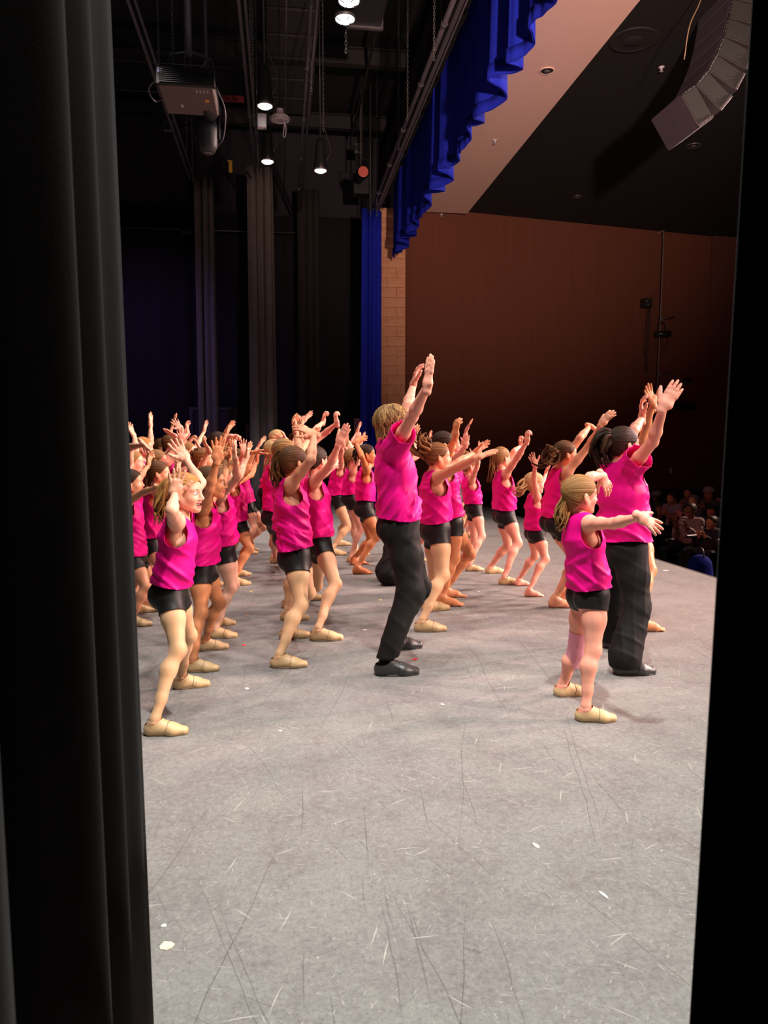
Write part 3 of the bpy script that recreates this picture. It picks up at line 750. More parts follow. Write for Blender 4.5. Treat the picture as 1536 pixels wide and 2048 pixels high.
    f.cone(nk-up*.04*S, nkh, .050*S, .045*S, .03); f.cone(nkh, hd-Z*.01, .045*S, .046*S, .02)
    lw = 1.0 if legs == 'shorts' else .74
    for hj, kk, ak in ((hjN, kN, akN), (hjF, kF, akF)):
        d = unit(kk-hj); dd = unit(ak-kk); bk = unit(-fwd+dd*(fwd@dd))
        f.cone(hj-d*.0, hj+(kk-hj)*.45, .083*S*W_*lw, .070*S*W_*lw, .03); f.cone(hj+(kk-hj)*.45, kk, .070*S*W_*lw, .045*S*lw, .03)
        f.ell(kk-bk*.010*S, np.array((.042, .040, .046))*S*lw, .02)
        cf = kk+(ak-kk)*.30+bk*.016*S
        f.cone(kk, cf, .042*S*lw, .049*S*W_*lw, .025); f.cone(cf, kk+(ak-kk)*.72+bk*.004*S, .049*S*W_*lw, .031*S*lw, .025); f.cone(kk+(ak-kk)*.70, ak, .031*S*lw, .0285*S, .02); f.cone(ak, ak-Z*.025*S, .0285*S, .031*S, .02)
    for sh, el, wr in ((shN, elN, wrN), (shF, elF, wrF)):
        d = unit(el-sh)
        f.ell(sh+d*.01, np.array((.050, .050, .050))*S, .03)
        f.cone(sh, sh+(el-sh)*.5, .042*S, .037*S, .02); f.cone(sh+(el-sh)*.5, el, .037*S, .031*S, .02)
        m = el+(wr-el)*.28; f.cone(el, m, .031*S, .0325*S, .02); f.cone(m, wr, .0325*S, .0205*S, .02)
    V, Q = f.mesh(vox); V = smooth_mesh(V, Q, 1, .35)
    root = empty('person', (base[0], base[1], zf)); tag(root, label, 'person', group)
    acc = Acc()
    T = tri(Q); c = V[T].mean(1)
    mi = np.zeros(len(T), int); below = ((c-hp)@up < .0) & (c[:, 2] < hp[2]+.05)
    dleg = np.minimum(np.linalg.norm(c-(hp+0*c), axis=1), 9)
    mi[below] = 1
    for wr, el, sh in ((wrN, elN, shN), (wrF, elF, shF)):   # arms hanging beside the hips stay skin
        d = wr-el; t = np.clip(((c-el)@d)/(d@d), 0, 1); near = np.linalg.norm(c-el-t[:, None]*d, axis=1) < .05*S; mi[near] = 0
    if feet == 'black': mi[(V[T].mean(1)[:, 2] < zf+.22*S)] = 4
    # leave out the skin that lies well inside the clothes
    dm = np.full(len(T), 9.0); cT = V[T].mean(1)
    for p0, p1 in ((shN, elN), (elN, wrN), (shF, elF), (elF, wrF)):
        d = p1-p0; t = np.clip(((cT-p0)@d)/(d@d), 0, 1); dm = np.minimum(dm, np.linalg.norm(cT-p0-t[:, None]*d, axis=1))
    hh_ = (cT-hp)@up; inside = (hh_ > (hem+.03)*S) & (hh_ < tl-.23*S) & (dm > .075*S)
    if legs == 'shorts':
        inside |= (hh_ < .05*S) & (hh_ > -.12*S) & (((cT-hjN)@unit(kN-hjN))/np.linalg.norm(kN-hjN) < cut-.14) & (((cT-hjF)@unit(kF-hjF))/np.linalg.norm(kF-hjF) < cut-.14) & (dm > .06*S)
    inside &= np.abs((cT-hp)@ls) > .040*S      # a spine of skin keeps the body one piece
    T = T[~inside]; mi = mi[~inside]; u_, inv_ = np.unique(T, return_inverse=True); V = V[u_]; T = inv_.reshape(-1, 3)
    acc.add(V, T, mi)
    # head
    hy = yaw if hyaw is None else hyaw
    ch, sh_ = math.cos(hy), math.sin(hy); cp, sp = math.cos(hpitch), math.sin(hpitch)
    Rh = np.array([[ch*cp, -sh_, -ch*sp], [sh_*cp, ch, -sh_*sp], [sp, 0, cp]])
    hs = (.94+.10*np.clip((H-1.3)/.4, 0, 1))*(1.0 if H > 1.2 else .95)*.97
    hV, hQ, hM = head_shape(lod, smile)
    acc.add(hV@Rh.T*hs+hd, tri(hQ), np.concatenate([hM, hM]))
    # hands
    def put_hand(wr, tip, el, side, pose, palm):
        d = unit(tip-wr)
        n = np.asarray(palm, float) if palm is not None else (fwd*.9+Z*.15-lat*side*.35 if d[2] > .35 else fwd*.3-Z*.9+lat*side*.1)
        n = unit(n-d*(n@d)); x = np.cross(d, n)
        hV_, hQ_ = hand(pose, lod); q = hV_.copy(); qq = hQ_
        if side > 0: q[:, 0] *= -1; qq = qq[:, ::-1]
        sc = S*.99
        acc.add((q[:, :1]*x+q[:, 1:2]*d+q[:, 2:]*n)*sc+wr, tri(qq), 0)
    put_hand(wrN, tipN, elN, -1, pn, palm_n); put_hand(wrF, tipF, elF, 1, pf, palm_f)
    bare = feet == 'bare'
    for ak, fd, heel, side in ((akN, fdirN, heelN, -1), (akF, fdirF, heelF, 1)):
        fV, fQ = foot(lod); l2 = np.cross(Z, fd); q = fV.copy(); qq = fQ
        if side > 0: q[:, 1] *= -1; qq = qq[:, ::-1]
        o = heel+fd*.055*fl
        if not bare: q = q*np.array((.90, .86, .92))
        acc.add((q[:, :1]*fd+q[:, 1:2]*l2+q[:, 2:]*Z)*fl+o, tri(qq), 4 if feet == 'black' else 1 if tights else 0)
        if not bare:
            (sV, sT), (s2V, s2Q) = shoe_parts(lod)
            def plc(A):
                A = A.copy(); A[:, 1] *= (-1 if side > 0 else 1); return (A[:, :1]*fd+A[:, 1:2]*l2+A[:, 2:]*Z)*fl+o
            st = sT[:, ::-1] if side > 0 else sT
            so = mk('shoe', plc(sV), st, M_SHOE if feet == 'shoe' else M_BSHOE, root)
            if lod < 2 and SHOES[(lod, 'm')]: mk('seam', plc(np.array(SHOES[(lod, 'm')][0])), SHOES[(lod, 'm')][1], M_SEAM if feet == 'shoe' else M_HOUSING, so)
            if lod < 2 or feet != 'shoe': mk('sole', plc(s2V), tri(s2Q if side < 0 else s2Q[:, ::-1]), M_SOLE if feet == 'shoe' else M_BSHOE, so)
            else: pass
    lm = tight_mat(tights) if tights else skin_mat(skin)
    acc.build('body', [skin_mat(skin), lm, M_LIP, M_MOUTH, M_PANTS], root)
    def place(A): return A@Rh.T*hs+hd
    if lod < 2 and sit is None:
        eV, eF, eM = eye_mesh()
        for s in (-1, 1): mk('eye', place(eV+np.array((.0735, s*.031, -.0135))), eF, [M_WHITE, M_IRIS, M_PUPIL], root, eM)
    if lod == 0 and sit is None:
        for s in (-1, 1):
            tb = tube(spline([(.090, s*.013, .006), (.086, s*.030, .012), (.070, s*.047, .007)], 7), [.0015, .003, .0032, .003, .0025, .002, .001], 5)
            mk('eyebrow', place(np.array(tb[0])), tb[1], M_BROW, root)
        if smile:
            t = Field(); t.cone((.073, -.012, -.0715), (.073, .012, -.0715), .0065, .0065, .002); tv, tq = t.mesh(.003); mk('teeth', place(tv), tri(tq), M_TEETH, root)
    # -------- clothing
    def fold(V, T, amp, fr):
        """drapery: long soft folds plus shorter creases fanning from the armpits and the small of the back"""
        N = vnormals(V, T); r2 = np.random.RandomState(seed*7+3); q = np.zeros(len(V)); P_ = V-hp
        for i in range(2):      # hanging folds
            d = unit(fs*r2.uniform(.6, 1)+ls*r2.uniform(-.9, .9)+up*r2.uniform(-.15, .15)); fq = fr*.55*r2.uniform(.7, 1.3)
            q += .42*np.sin(P_@d*fq+1.6*np.sin(P_@up*9+r2.uniform(0, 6)))*r2.uniform(.6, 1)
        base_a = r2.uniform(.35, .85)*r2.choice([-1, 1])
        for i in range(7):      # creases pulled by the raised arms
            a_ = base_a+r2.normal(0, .22)+(.0 if i < 5 else 1.2); d = unit(fs*math.sin(a_)+up*math.cos(a_)+ls*r2.uniform(-.25, .25)); fq = fr*r2.uniform(.6, 1.5)
            wv = P_@d*fq+1.1*np.sin(P_@unit(fs+ls*.4+up*r2.uniform(-.3, .3))*9+r2.uniform(0, 6))+r2.uniform(0, 6)
            msk = np.clip(np.sin(P_@unit(r2.uniform(-1, 1, 3))*12+r2.uniform(0, 6))*1.6-.3, 0, 1)
            q += msk*(np.exp(-(np.sin(wv*.5)/.40)**2)*1.35-.33)*r2.uniform(.5, 1)
        h = np.clip((V-hp)@up/tl, 0, 1); q *= amp*(1.15-h*.45)
        return V+N*q[:, None]
    hemp = hp+up*hem*S
    ft = Field(); torso(ft, .045)
    ft.cone(rib+up*.02*S, hemp+up*.10*S, .090*S*W_, .092*S*W_, .05, ls, 1.48); ft.cone(hemp+up*.10*S, hemp-up*.02*S, .092*S*W_, .102*S*W_, .05, ls, 1.5)
    sleeve = top in ('tee', 'long')
    if sleeve:
        for sh, el, wr in ((shN, elN, wrN), (shF, elF, wrF)):
            if top == 'tee': ft.cone(sh, sh+(el-sh)*.75, .056*S, .060*S, .04)
            else: ft.cone(sh, el, .052*S, .042*S, .04); ft.cone(el, wr, .042*S, .032*S, .03)
    Vt, Qt = ft.mesh(vox*(.85 if lod == 0 else .95), iso=.012*S+loose); Vt = smooth_mesh(Vt, Qt, 2, .5); Tt = tri(Qt)
    hn_ = unit(up*.55+Z*.45)
    g = -((Vt-hemp)@hn_+.012*np.sin((Vt-hp)@fs*16+seed)*S)
    g = np.maximum(g, (.066 if sleeve else .082)*S-np.linalg.norm(Vt-(nk+fs*.022*S+up*.012*S), axis=1))
    if sleeve:
        for sh, el in ((shN, elN), (shF, elF)):
            if top == 'tee':
                d = el-sh; t = ((Vt-sh)@d)/(d@d); r = np.linalg.norm(Vt-sh-np.clip(t, 0, 1)[:, None]*d, axis=1)
                g = np.maximum(g, np.where(r < .16*S, (t-.52)*.3, -1))
            else:
                pass
        if top == 'long':
            for el, wr in ((elN, wrN), (elF, wrF)):
                d = wr-el; t = ((Vt-el)@d)/(d@d); r = np.linalg.norm(Vt-el-np.clip(t, 0, 1)[:, None]*d, axis=1); g = np.maximum(g, np.where(r < .1*S, (t-.93)*.25, -1))
    else:
        for sh, side in ((shN, -1), (shF, 1)):
            cc = sh+ls*side*.040*S-up*.050*S+fs*.005
            q = (Vt-cc); e = np.sqrt(((q@ls)/.066)**2+((q@fs)/.078)**2+((q@up)/.105)**2)/S
            g = np.maximum(g, (1-e)*.06*S)
    Vt, Tt = clip_mesh(Vt, Tt, g)
    Vt = fold(Vt, Tt, (.0105 if sleeve else .0086)*S, 70)
    to = mk({'tank': 'tank_top', 'tee': 'tee_shirt', 'long': 'sweater'}[top], Vt, Tt, topmat or M_TOP, root)
    if lod == 0: md = to.modifiers.new('thickness', 'SOLIDIFY'); md.thickness = .003; md.offset = -1
    # shorts or trousers
    fs_ = Field()
    fs_.cone(hp+up*.015*S, hp+up*.085*S, .092*S*W_, .085*S*W_, .035, ls, 1.55)
    for s in (-1, 1): fs_.ell(hp-fs*.048*S+ls*s*.066*S-up*.018*S, np.array((.082, .080, .088))*S*W_, .03)
    fs_.cone(hp+up*.085*S, hp+up*.15*S, .083*S*W_, .078*S*W_, .03, ls, 1.45)
    if legs == 'shorts':
        for hj, kk in ((hjN, kN), (hjF, kF)): fs_.cone(hj, hj+(kk-hj)*.45, .083*S*W_, .072*S*W_, .03); fs_.cone(hj+(kk-hj)*.45, hj+(kk-hj)*.75, .072*S*W_, .062*S*W_, .03)
        Vs, Qs = fs_.mesh(vox, iso=.0055*S); Vs = smooth_mesh(Vs, Qs, 2, .4); Ts = tri(Qs)
        side = (Vs-hp)@ls; tN = ((Vs-hjN)@unit(kN-hjN))/(np.linalg.norm(kN-hjN)); tF = ((Vs-hjF)@unit(kF-hjF))/(np.linalg.norm(kF-hjF))
        w_ = np.clip(side/.03+.5, 0, 1); g = (tN*(1-w_)+tF*w_)-cut
        g = np.maximum(g*.4, (Vs-hp)@up-.135*S)
        Vs, Ts = clip_mesh(Vs, Ts, g); so = mk('shorts', Vs, Ts, legmat or M_SHORTS, root)
    else:
        rk, ra = {'jogger': (.066, .048), 'flare': (.068, .085), 'wide': (.080, .095), 'plain': (.068, .058)}[legs]
        for hj, kk, ak in ((hjN, kN, akN), (hjF, kF, akF)):
            e = ak-(ak-kk)*.02
            fs_.cone(hj, hj+(kk-hj)*.5, .090*S, .080*S, .035); fs_.cone(hj+(kk-hj)*.5, kk, .080*S, rk*S, .035); fs_.cone(kk, e, rk*S, ra*S, .03)
        Vs, Qs = fs_.mesh(vox, iso=.010*S); Vs = smooth_mesh(Vs, Qs, 2, .4); Ts = tri(Qs)
        hz = {'jogger': .10, 'flare': .045, 'wide': .02, 'plain': .075}[legs]*S
        g = np.maximum((zf+hz)-Vs[:, 2], (Vs-hp)@up-.135*S)
        Vs, Ts = clip_mesh(Vs, Ts, g); Vs = fold(Vs, Ts, .0034*S, 60)
        so = mk('trousers', Vs, Ts, legmat or M_PANTS, root)
        if legs == 'jogger':
            for ak, kk in ((akN, kN), (akF, kF)):
                d = unit(kk-ak); cu = MB().lathe(ak+d*.005, [(.043*S, -.01), (.050*S, 0), (.047*S, .018), (.054*S, .03), (.049*S, .045), (.056*S, .062), (.053*S, .075)], 18, d); cu.build('cuff', M_PANTS, so, smooth=True)
    if lod == 0: md = so.modifiers.new('thickness', 'SOLIDIFY'); md.thickness = .003; md.offset = -1
    if kneepad:
        d = unit(akF-kF); fk = Field(); u_ = unit(hjF-kF)
        fk.cone(kF+u_*.17*S, kF, .062*S, .053*S, .02); fk.cone(kF, kF+d*.10*S, .053*S, .056*S, .02); Vk, Qk = fk.mesh(.007, iso=.003)
        Vk, Tk = clip_mesh(Vk, tri(Qk), np.maximum((Vk-kF)@u_-.15*S, (Vk-kF)@d-.085*S)); mk('knee_sleeve', Vk, Tk, mat('pink_knit_sleeve', (.72, .30, .40), .7, bump=(.2, 60)), root)['label'] = 'pink knee sleeve'
    # -------- hair
    cV, cT, cS = haircap(cap, lod); ha = Acc(); ha.add(place(cV), cT, 0, cS+seed*3.1)
    if cap == 'boy':
        tb = []
        for i in range(330 if lod == 0 else 120):
            ph = rng.uniform(-math.pi, math.pi); th = rng.uniform(.05, 1.25)
            front = math.cos(ph) > .75
            if front and th > .9: th = .9*rng.rand()
            L = rng.uniform(.95, 1.35)+(.35 if math.cos(ph) < -.2 else 0) if not front else rng.uniform(.4, .7); pts = []
            for j in range(7):
                t = th+L*j/6; rr = np.array((.112, .093, .102))*(1+.03*rng.rand())+max(0, j-4)*.004
                ph2 = ph+.12*math.sin(j*1.1+i)
                if t > 1.75: z = -(t-1.75)*.10+math.cos(1.75)*rr[2]; s_ = math.sin(1.75)*(1.0-.02*(j))
                else: z = math.cos(t)*rr[2]; s_ = math.sin(t)
                pts.append((-.010+rr[0]*s_*math.cos(ph2), rr[1]*s_*math.sin(ph2), .014+z))
            if pts[-1][0] > .075 and pts[-1][2] < .03: continue
            r0 = rng.uniform(.004, .008); tb.append((place(np.array(pts)), r0*np.array((.5, 1, 1.1, 1.1, .9, .6, .15)), rng.uniform(0, 60)))
        add_tubes(ha, tb, 5)
    ho = ha.build('hair', [hmat(hair)], root, True)
    if pony is None and cap == 'slick' and sit is None:      # an ordinary ponytail hanging down
        j_ = rng.uniform(-.03, .03, 3); pony = lambda pl: [pl(np.array(q_)) for q_ in ((-.085, 0, .028), (-.118, j_[0]*.4, .020), (-.128, j_[0], -.035+j_[1]*.5), (-.115+j_[2]*.5, j_[0]*1.3, -.11), (-.105+j_[2], j_[0]*1.6, -.18+j_[1]))]
    if pony:
        pb = place(np.array((-.103, 0, .030 if cap != 'loose' else .0)))
        pts = [place(np.array((-.085, 0, .028 if cap != 'loose' else 0.)))]+[PY(p[0], p[1], hd[1]+(p[2] if len(p) > 2 else 0)) for p in pony] if not callable(pony) else pony(place)
        m = 12; ce = spline(pts, m); pa = Acc(); tb = []; n = (44, 26, 13)[lod]
        env = np.interp(np.linspace(0, 1, m), [0, .12, .35, .7, 1], [.35, .75, 1.0, .95, .55])*ponyr
        T_ = np.gradient(ce, axis=0); T_ /= np.linalg.norm(T_, axis=1)[:, None]; U_ = np.cross(T_, lat+.01); U_ /= np.linalg.norm(U_, axis=1)[:, None]; W2 = np.cross(T_, U_)
        for i in range(n):
            a = rng.uniform(0, 6.28); q = math.sqrt(rng.rand()); L = rng.uniform(.72, 1.0); k = max(5, int(m*L)); t = np.linspace(0, 1, k); wv = nwave*np.sin(t*rng.uniform(5, 11)+rng.uniform(0, 6))*t
            off = (U_[:k]*math.cos(a)+W2[:k]*math.sin(a))*(q*env[:k])[:, None]+(U_[:k]*wv[:, None])
            tb.append((ce[:k]+off, ponyr*rng.uniform(.16, .26)*np.interp(t, [0, .2, .7, 1], [.8, 1, .8, .05]), rng.uniform(0, 80)))
        add_tubes(pa, tb, 5 if lod < 2 else 4)
        pa.build('ponytail', [hmat(hair)], ho, True)
        if tie and lod < 2 and cap != 'loose':
            ax_ = unit(pts[1]-pts[0]); MB().lathe(pts[0]+ax_*.022, [(ponyr*.42, -.006), (ponyr*.58, -.004), (ponyr*.62, 0), (ponyr*.58, .004), (ponyr*.42, .006)], 12, ax_).build('hair_tie', M_TIE, ho, smooth=True)
    return dict(root=root, hd=hd, hp=hp, wrN=wrN, wrF=wrF, tipN=tipN, H=H, Y=Y, place=place, fwd=fwd, lat=lat)
# ------------------------------------------------------------------ the dancers, nearest first
person('child with red-blonde hair beside the black wing curtain, mouth open and hands splayed', skin='pale', tights='t', hair='red', smile=True, cap='slick',
       head=(371, 982), neck=(360, 1030), hip=(343, 1182), fn=(291, 1468), ff=(347, 1377), kn=(356, 1300), kf=(378, 1270), hyaw=-.38,
       en=(343, 1021), wn=(350, 988), hn=(352, 958), sn=-1, s2n=1, ef=(402, 965), wf=(371, 918), hf=(355, 893), sf=1, s2f=1, palm_n=(.2, -1, .1), palm_f=(.3, -.8, .2),
       pony=[(343, 968), (330, 1000), (323, 1030), (322, 1062)], ponyr=.045, nwave=.02, tie=False, slim=.97)
person('dancer with one bronze arm straight up, bare bronze legs, directly behind the red-blonde child', skin='tan', hair='brown',
       head=(422, 962), neck=(410, 1008), hip=(403, 1135), fn=(372, 1342), ff=(396, 1301), kn=(402, 1226), kf=(438, 1206),
       en=(419, 978), wn=(434, 918), hn=(436, 876), ef=(445, 965), wf=(455, 915), hf=(462, 885), pn='splay', palm_n=(.3, -1, 0), pony=[(398, 950), (392, 985), (394, 1010)], ponyr=.03)
person('dancer in pale tights with bent knees, between the bronze-legged dancer and the open floor', skin='pale', tights='tp', hair='lightbrown',
       head=(446, 955), neck=(440, 985), hip=(449, 1098), fn=(419, 1275), ff=(418, 1252), kn=(462, 1176), kf=(468, 1168),
       en=(474, 955), wn=(471, 920), hn=(466, 896), ef=(480, 950), wf=(493, 915), hf=(498, 893), pony=[(428, 950), (420, 975)], ponyr=.028)
person('tan dancer reaching one open hand out toward the gap in the crowd', skin='tan', hair='blonde',
       head=(463, 930), neck=(466, 962), hip=(478, 1050), fn=(460, 1170), ff=(463, 1153), kn=(499, 1098), kf=(500, 1090),
       en=(491, 946), wn=(509, 905), hn=(530, 908), ef=(503, 950), wf=(514, 922), hf=(517, 900), pn='flat', palm_n=(.3, .2, .9), pony=[(452, 930), (447, 950)], ponyr=.028)
person('dancer with straight brown ponytail hanging down, hand curled by the red-blonde child\'s head', skin='fair', hair='brown',
       head=(318, 944), neck=(313, 975), hip=(308, 1084), fn=(284, 1222), ff=(303, 1192), kn=(325, 1150),
       en=(344, 976), wn=(352, 944), hn=(351, 924), pn='curl', ef=(350, 950), wf=(362, 915), hf=(364, 893), pony=[(301, 945), (296, 975), (297, 1015)], ponyr=.036)
person('dark-haired dancer half hidden by the black wing curtain, one arm held out level', skin='olive', hair='dark',
       head=(262, 962), neck=(256, 996), hip=(270, 1120), fn=(254, 1252), ff=(262, 1226), kn=(293, 1176), kf=(303, 1168),
       en=(288, 984), wn=(316, 974), hn=(332, 980), pn='droop', ef=(280, 955), wf=(296, 930), hf=(300, 915))
person('dancer pointing one index finger straight up beside the black wing curtain', skin='pale', hair='red', Y=8.3,
       head=(287, 893), neck=(281, 922), hip=(283, 1022), ef=(302, 886), wf=(301, 852), hf=(301, 832), pf='flat', en=(270, 905), wn=(284, 885), hn=(292, 894), pn='droop', pony=[(275, 895), (270, 915)], ponyr=.025)
person('dancer whose arm bends over the head at the edge of the black wing curtain', skin='pale', hair='dirty', Y=7.1,
       head=(266, 922), hip=(262, 1050), en=(262, 893), wn=(288, 890), hn=(297, 898), pn='droop', ef=(272, 895), wf=(268, 872), hf=(262, 858))
person('brown-haired dancer seen from behind, second row back from the curtain, smooth long hair', skin='fair', hair='brown', cap='loose', Y=10.4,
       head=(323, 893), ef=(350, 900), wf=(380, 881), hf=(395, 868), pf='fist', pony=[(316, 905), (314, 930)], ponyr=.05)
person('brown-haired dancer with a splayed hand raised highest of the crowd by the curtain', skin='pink', hair='brown', Y=9.2,
       head=(342, 886), ef=(368, 882), wf=(362, 858), hf=(346, 838), palm_f=(.3, -.9, .1), en=(350, 895), wn=(352, 873), hn=(340, 866), pn='flat', pony=[(330, 900), (328, 925)], ponyr=.03)
person('sandy-blonde dancer with smooth crown, just behind the brown straight ponytail', skin='pink', hair='dirty', Y=7.85,
       head=(315, 919), en=(362, 907), wn=(364, 884), hn=(361, 857), palm_n=(.3, -.9, .1), ef=(362, 885), wf=(375, 866), hf=(373, 848), pf='curl', pony=[(302, 925), (299, 950)], ponyr=.028)
person('pale dancer in the curtain-side crowd, open hand on a straight slanting arm', skin='pale', hair='lightbrown', Y=9.9,
       head=(376, 899), ef=(397, 885), wf=(408, 862), hf=(413, 843), en=(395, 915), wn=(400, 898), hn=(387, 876), pn='flat', pony=[(368, 905), (365, 930)], ponyr=.028)
person('dancer with tousled curly brown hair flying, half hidden by raised forearms', skin='fair', hair='auburn', Y=7.4,
       head=(407, 916), neck=(404, 942), en=(400, 940), wn=(418, 900), hn=(412, 891), pn='curl', pony=[(398, 905), (393, 918), (398, 940)], ponyr=.05, nwave=.05)
person('dark-haired dancer with one fist punched forward above the crowd', skin='pink', hair='dark', Y=9.0,
       head=(437, 881), en=(446, 888), wn=(460, 872), hn=(472, 871), pn='fist', ef=(455, 925), wf=(461, 900), hf=(458, 880))
person('dancer with two open palms up, behind the tan reaching dancer', skin='pink', hair='lightbrown', Y=8.4,
       head=(455, 908), en=(476, 928), wn=(487, 906), hn=(484, 879), palm_n=(.5, -.8, .1), ef=(468, 912), wf=(470, 893), hf=(470, 876), pony=[(445, 912), (441, 930)], ponyr=.026)
person('dancer whose pale bent leg and dark shorts show past the tan reaching dancer', skin='pale', hair='brown', Y=9.9,
       head=(475, 912), neck=(474, 940), hip=(496, 1012), kn=(509, 1055), fn=(482, 1108), en=(490, 925), wn=(505, 935), hn=(512, 920))
# middle file
person('brown-ponytailed dancer in the middle file, heavy hip, forearm bent up with drooping hand', skin='fair', tights='t', hair='brown', H=1.50,
       head=(588, 922), neck=(578, 962), hip=(592, 1108), fn=(543, 1334), ff=(560, 1278), kn=(602, 1210), kf=(618, 1185), hyaw=.55,
       en=(622, 920), wn=(628, 868), hn=(596, 851), sn=-1, s2n=1, pn='droop', palm_n=(-.2, .6, -.8), ef=(600, 905), wf=(592, 866), hf=(588, 846), pf='curl',
       pony=[(561, 912), (556, 940), (560, 965), (567, 975)], ponyr=.04, nwave=.03, slim=1.05)
person('dancer shoulder to shoulder with the brown ponytail, hand raised to a fringe of fingers', skin='pink', tights='t', hair='dark', H=1.55,
       head=(633, 917), neck=(626, 956), hip=(640, 1084), fn=(621, 1280), ff=(597, 1202), kn=(671, 1168), kf=(634, 1172), hyaw=.75,
       en=(660, 931), wn=(679, 885), hn=(690, 862), pn='flat', palm_n=(.6, .7, 0), ef=(668, 930), wf=(672, 905), hf=(668, 930), pf='curl', slim=1.0)
person('blonde dancer at the back of the middle file in black trousers', skin='pale', hair='blonde', legs='plain', Y=9.6, head=(556, 876), pony=[(547, 885), (545, 910)], ponyr=.03, en=(572, 890), wn=(588, 882), hn=(596, 874))
person('dancer with long wavy blonde ponytail, a hand spread across it', skin='pink', hair='blonde', Y=7.6, head=(550, 899), neck=(546, 930), hip=(548, 1030), fn=(541, 1126),
       en=(585, 905), wn=(574, 885), hn=(547, 877), palm_n=(-.3, -.9, 0), pony=[(541, 905), (535, 935), (537, 968)], ponyr=.034, nwave=.025)
person('dancer with straight honey ponytail, next behind the brown-ponytailed dancer', skin='fair', hair='dirty', tights='td', H=1.5, head=(570, 902), neck=(567, 935), hip=(575, 1070), fn=(562, 1240), ff=(564, 1216), kn=(585, 1150),
       pony=[(556, 905), (550, 940), (546, 985)], ponyr=.032, en=(596, 905), wn=(600, 870), hn=(598, 848), ef=(602, 900), wf=(618, 880), hf=(628, 868))
person('dancer with two straight arms and flexed wrists above the middle file', skin='pink', hair='brown', Y=8.3, head=(607, 876), en=(648, 868), wn=(674, 846), hn=(669, 825), ef=(630, 860), wf=(647, 843), hf=(649, 824), pn='fist', pf='fist', s2n=-1)
person('dancer leaning back with face tipped up, farther along than the middle file', skin='pink', hair='lightbrown', tights='t', head=(690, 892), neck=(680, 925), hip=(673, 996), fn=(655, 1110), ff=(668, 1092), kn=(697, 1054), kf=(690, 1048), hpitch=.35,
       en=(683, 922), wn=(686, 892), hn=(693, 875), pony=[(672, 915), (660, 945), (650, 962)], ponyr=.03, ef=(705, 885), wf=(714, 865), hf=(719, 850))
person('light-brown-haired dancer squeezed between the tipped-back face and the bronze dancer', skin='pink', hair='dirty', tights='tp', head=(706, 913), neck=(704, 942), hip=(702, 996), fn=(694, 1124), ff=(705, 1112), kn=(722, 1058),
       en=(718, 905), wn=(710, 884), hn=(716, 866), ef=(715, 912), wf=(722, 885), hf=(728, 868), pony=[(694, 910), (696, 940), (702, 955)], ponyr=.045, pn='curl')
person('bronze barefoot dancer with sleek dark hair in profile, deep knee bend beside the tall youth', skin='bronze', hair='dark', feet='bare', head=(733, 906), neck=(731, 937), hip=(730, 1016), fn=(705, 1148), ff=(700, 1130), kn=(753, 1074), kf=(742, 1082),
       en=(724, 914), wn=(712, 884), hn=(727, 876), pn='droop', s2n=1, ef=(757, 915), wf=(760, 888), hf=(756, 868), hem=.09)
person('dancer hidden behind the tall youth in wide black trousers, long brown hair down the back', skin='fair', hair='auburn', legs='wide', feet='black', Y=7.7, H=1.62, head=(784, 895), hip=(790, 1020), neck=(778, 925), fn=(765, 1170), kn=(786, 1095), kf=(800, 1090), pony=[(765, 900), (755, 935), (746, 975)], ponyr=.035, ef=(818, 900), wf=(826, 876), hf=(822, 862), en=(812, 900), wn=(826, 880), hn=(830, 866))
youth = person('tall youth in pink T-shirt and black trousers, shaggy light hair, both arms up', top='tee', legs='jogger', feet='black', skin='pink', hair='dirty', cap='boy', H=1.76,
       head=(786, 846), neck=(782, 888), hip=(800, 1050), fn=(751, 1349), ff=(770, 1300), kn=(822, 1182), kf=(836, 1176), hpitch=.1, loose=.006, hem=.045,
       en=(824, 834), wn=(855, 772), hn=(860, 720), pn='flat', palm_n=(1, .3, -.2), ef=(815, 812), wf=(826, 772), hf=(832, 738), pf='curl', palm_f=(1, -.2, 0), slim=.97)
person('dancer whose face shows between the tall youth and the flying ponytail', skin='pink', hair='brown', Y=8.9, head=(820, 890), neck=(813, 920), hip=(815, 1010), en=(826, 900), wn=(825, 878), hn=(823, 860), ef=(848, 905), wf=(862, 884), hf=(858, 864), pf='curl')
person('dancer with auburn ponytail swinging up behind the head, arms reaching level', skin='fair', tights='t', hair='auburn', H=1.58,
       head=(876, 911), neck=(866, 945), hip=(873, 1055), fn=(830, 1262), ff=(846, 1222), kn=(887, 1150), kf=(868, 1158), hyaw=.05,
       en=(918, 934), wn=(956, 914), hn=(978, 906), pn='flat', palm_n=(.2, .3, -.9), ef=(915, 925), wf=(950, 905), hf=(965, 893), pony=[(855, 905), (844, 893), (838, 875), (842, 856, .02)], ponyr=.075, nwave=.035, hem=.055, cut=.36, slim=1.06)
person('dancer tucked behind the level-armed dancer, dark hair, barefoot on the open floor', skin='tan', hair='dark', feet='bare', head=(888, 886), neck=(882, 922), hip=(902, 1045), fn=(872, 1212), ff=(880, 1196), kn=(908, 1118), en=(898, 905), wn=(911, 872), hn=(912, 852), ef=(896, 890), wf=(908, 865), hf=(913, 846), pn='curl', pf='curl', cut=.36)
person('dancer standing upright far back in long black shorts and yellowish tights', skin='pink', tights='t', hair='brown', Y=9.9, head=(905, 886), neck=(902, 912), hip=(909, 975), kn=(917, 1030), fn=(914, 1100), cut=.55, en=(922, 905), wn=(932, 890), hn=(933, 874), pn='flat', palm_n=(.3, .9, .1))
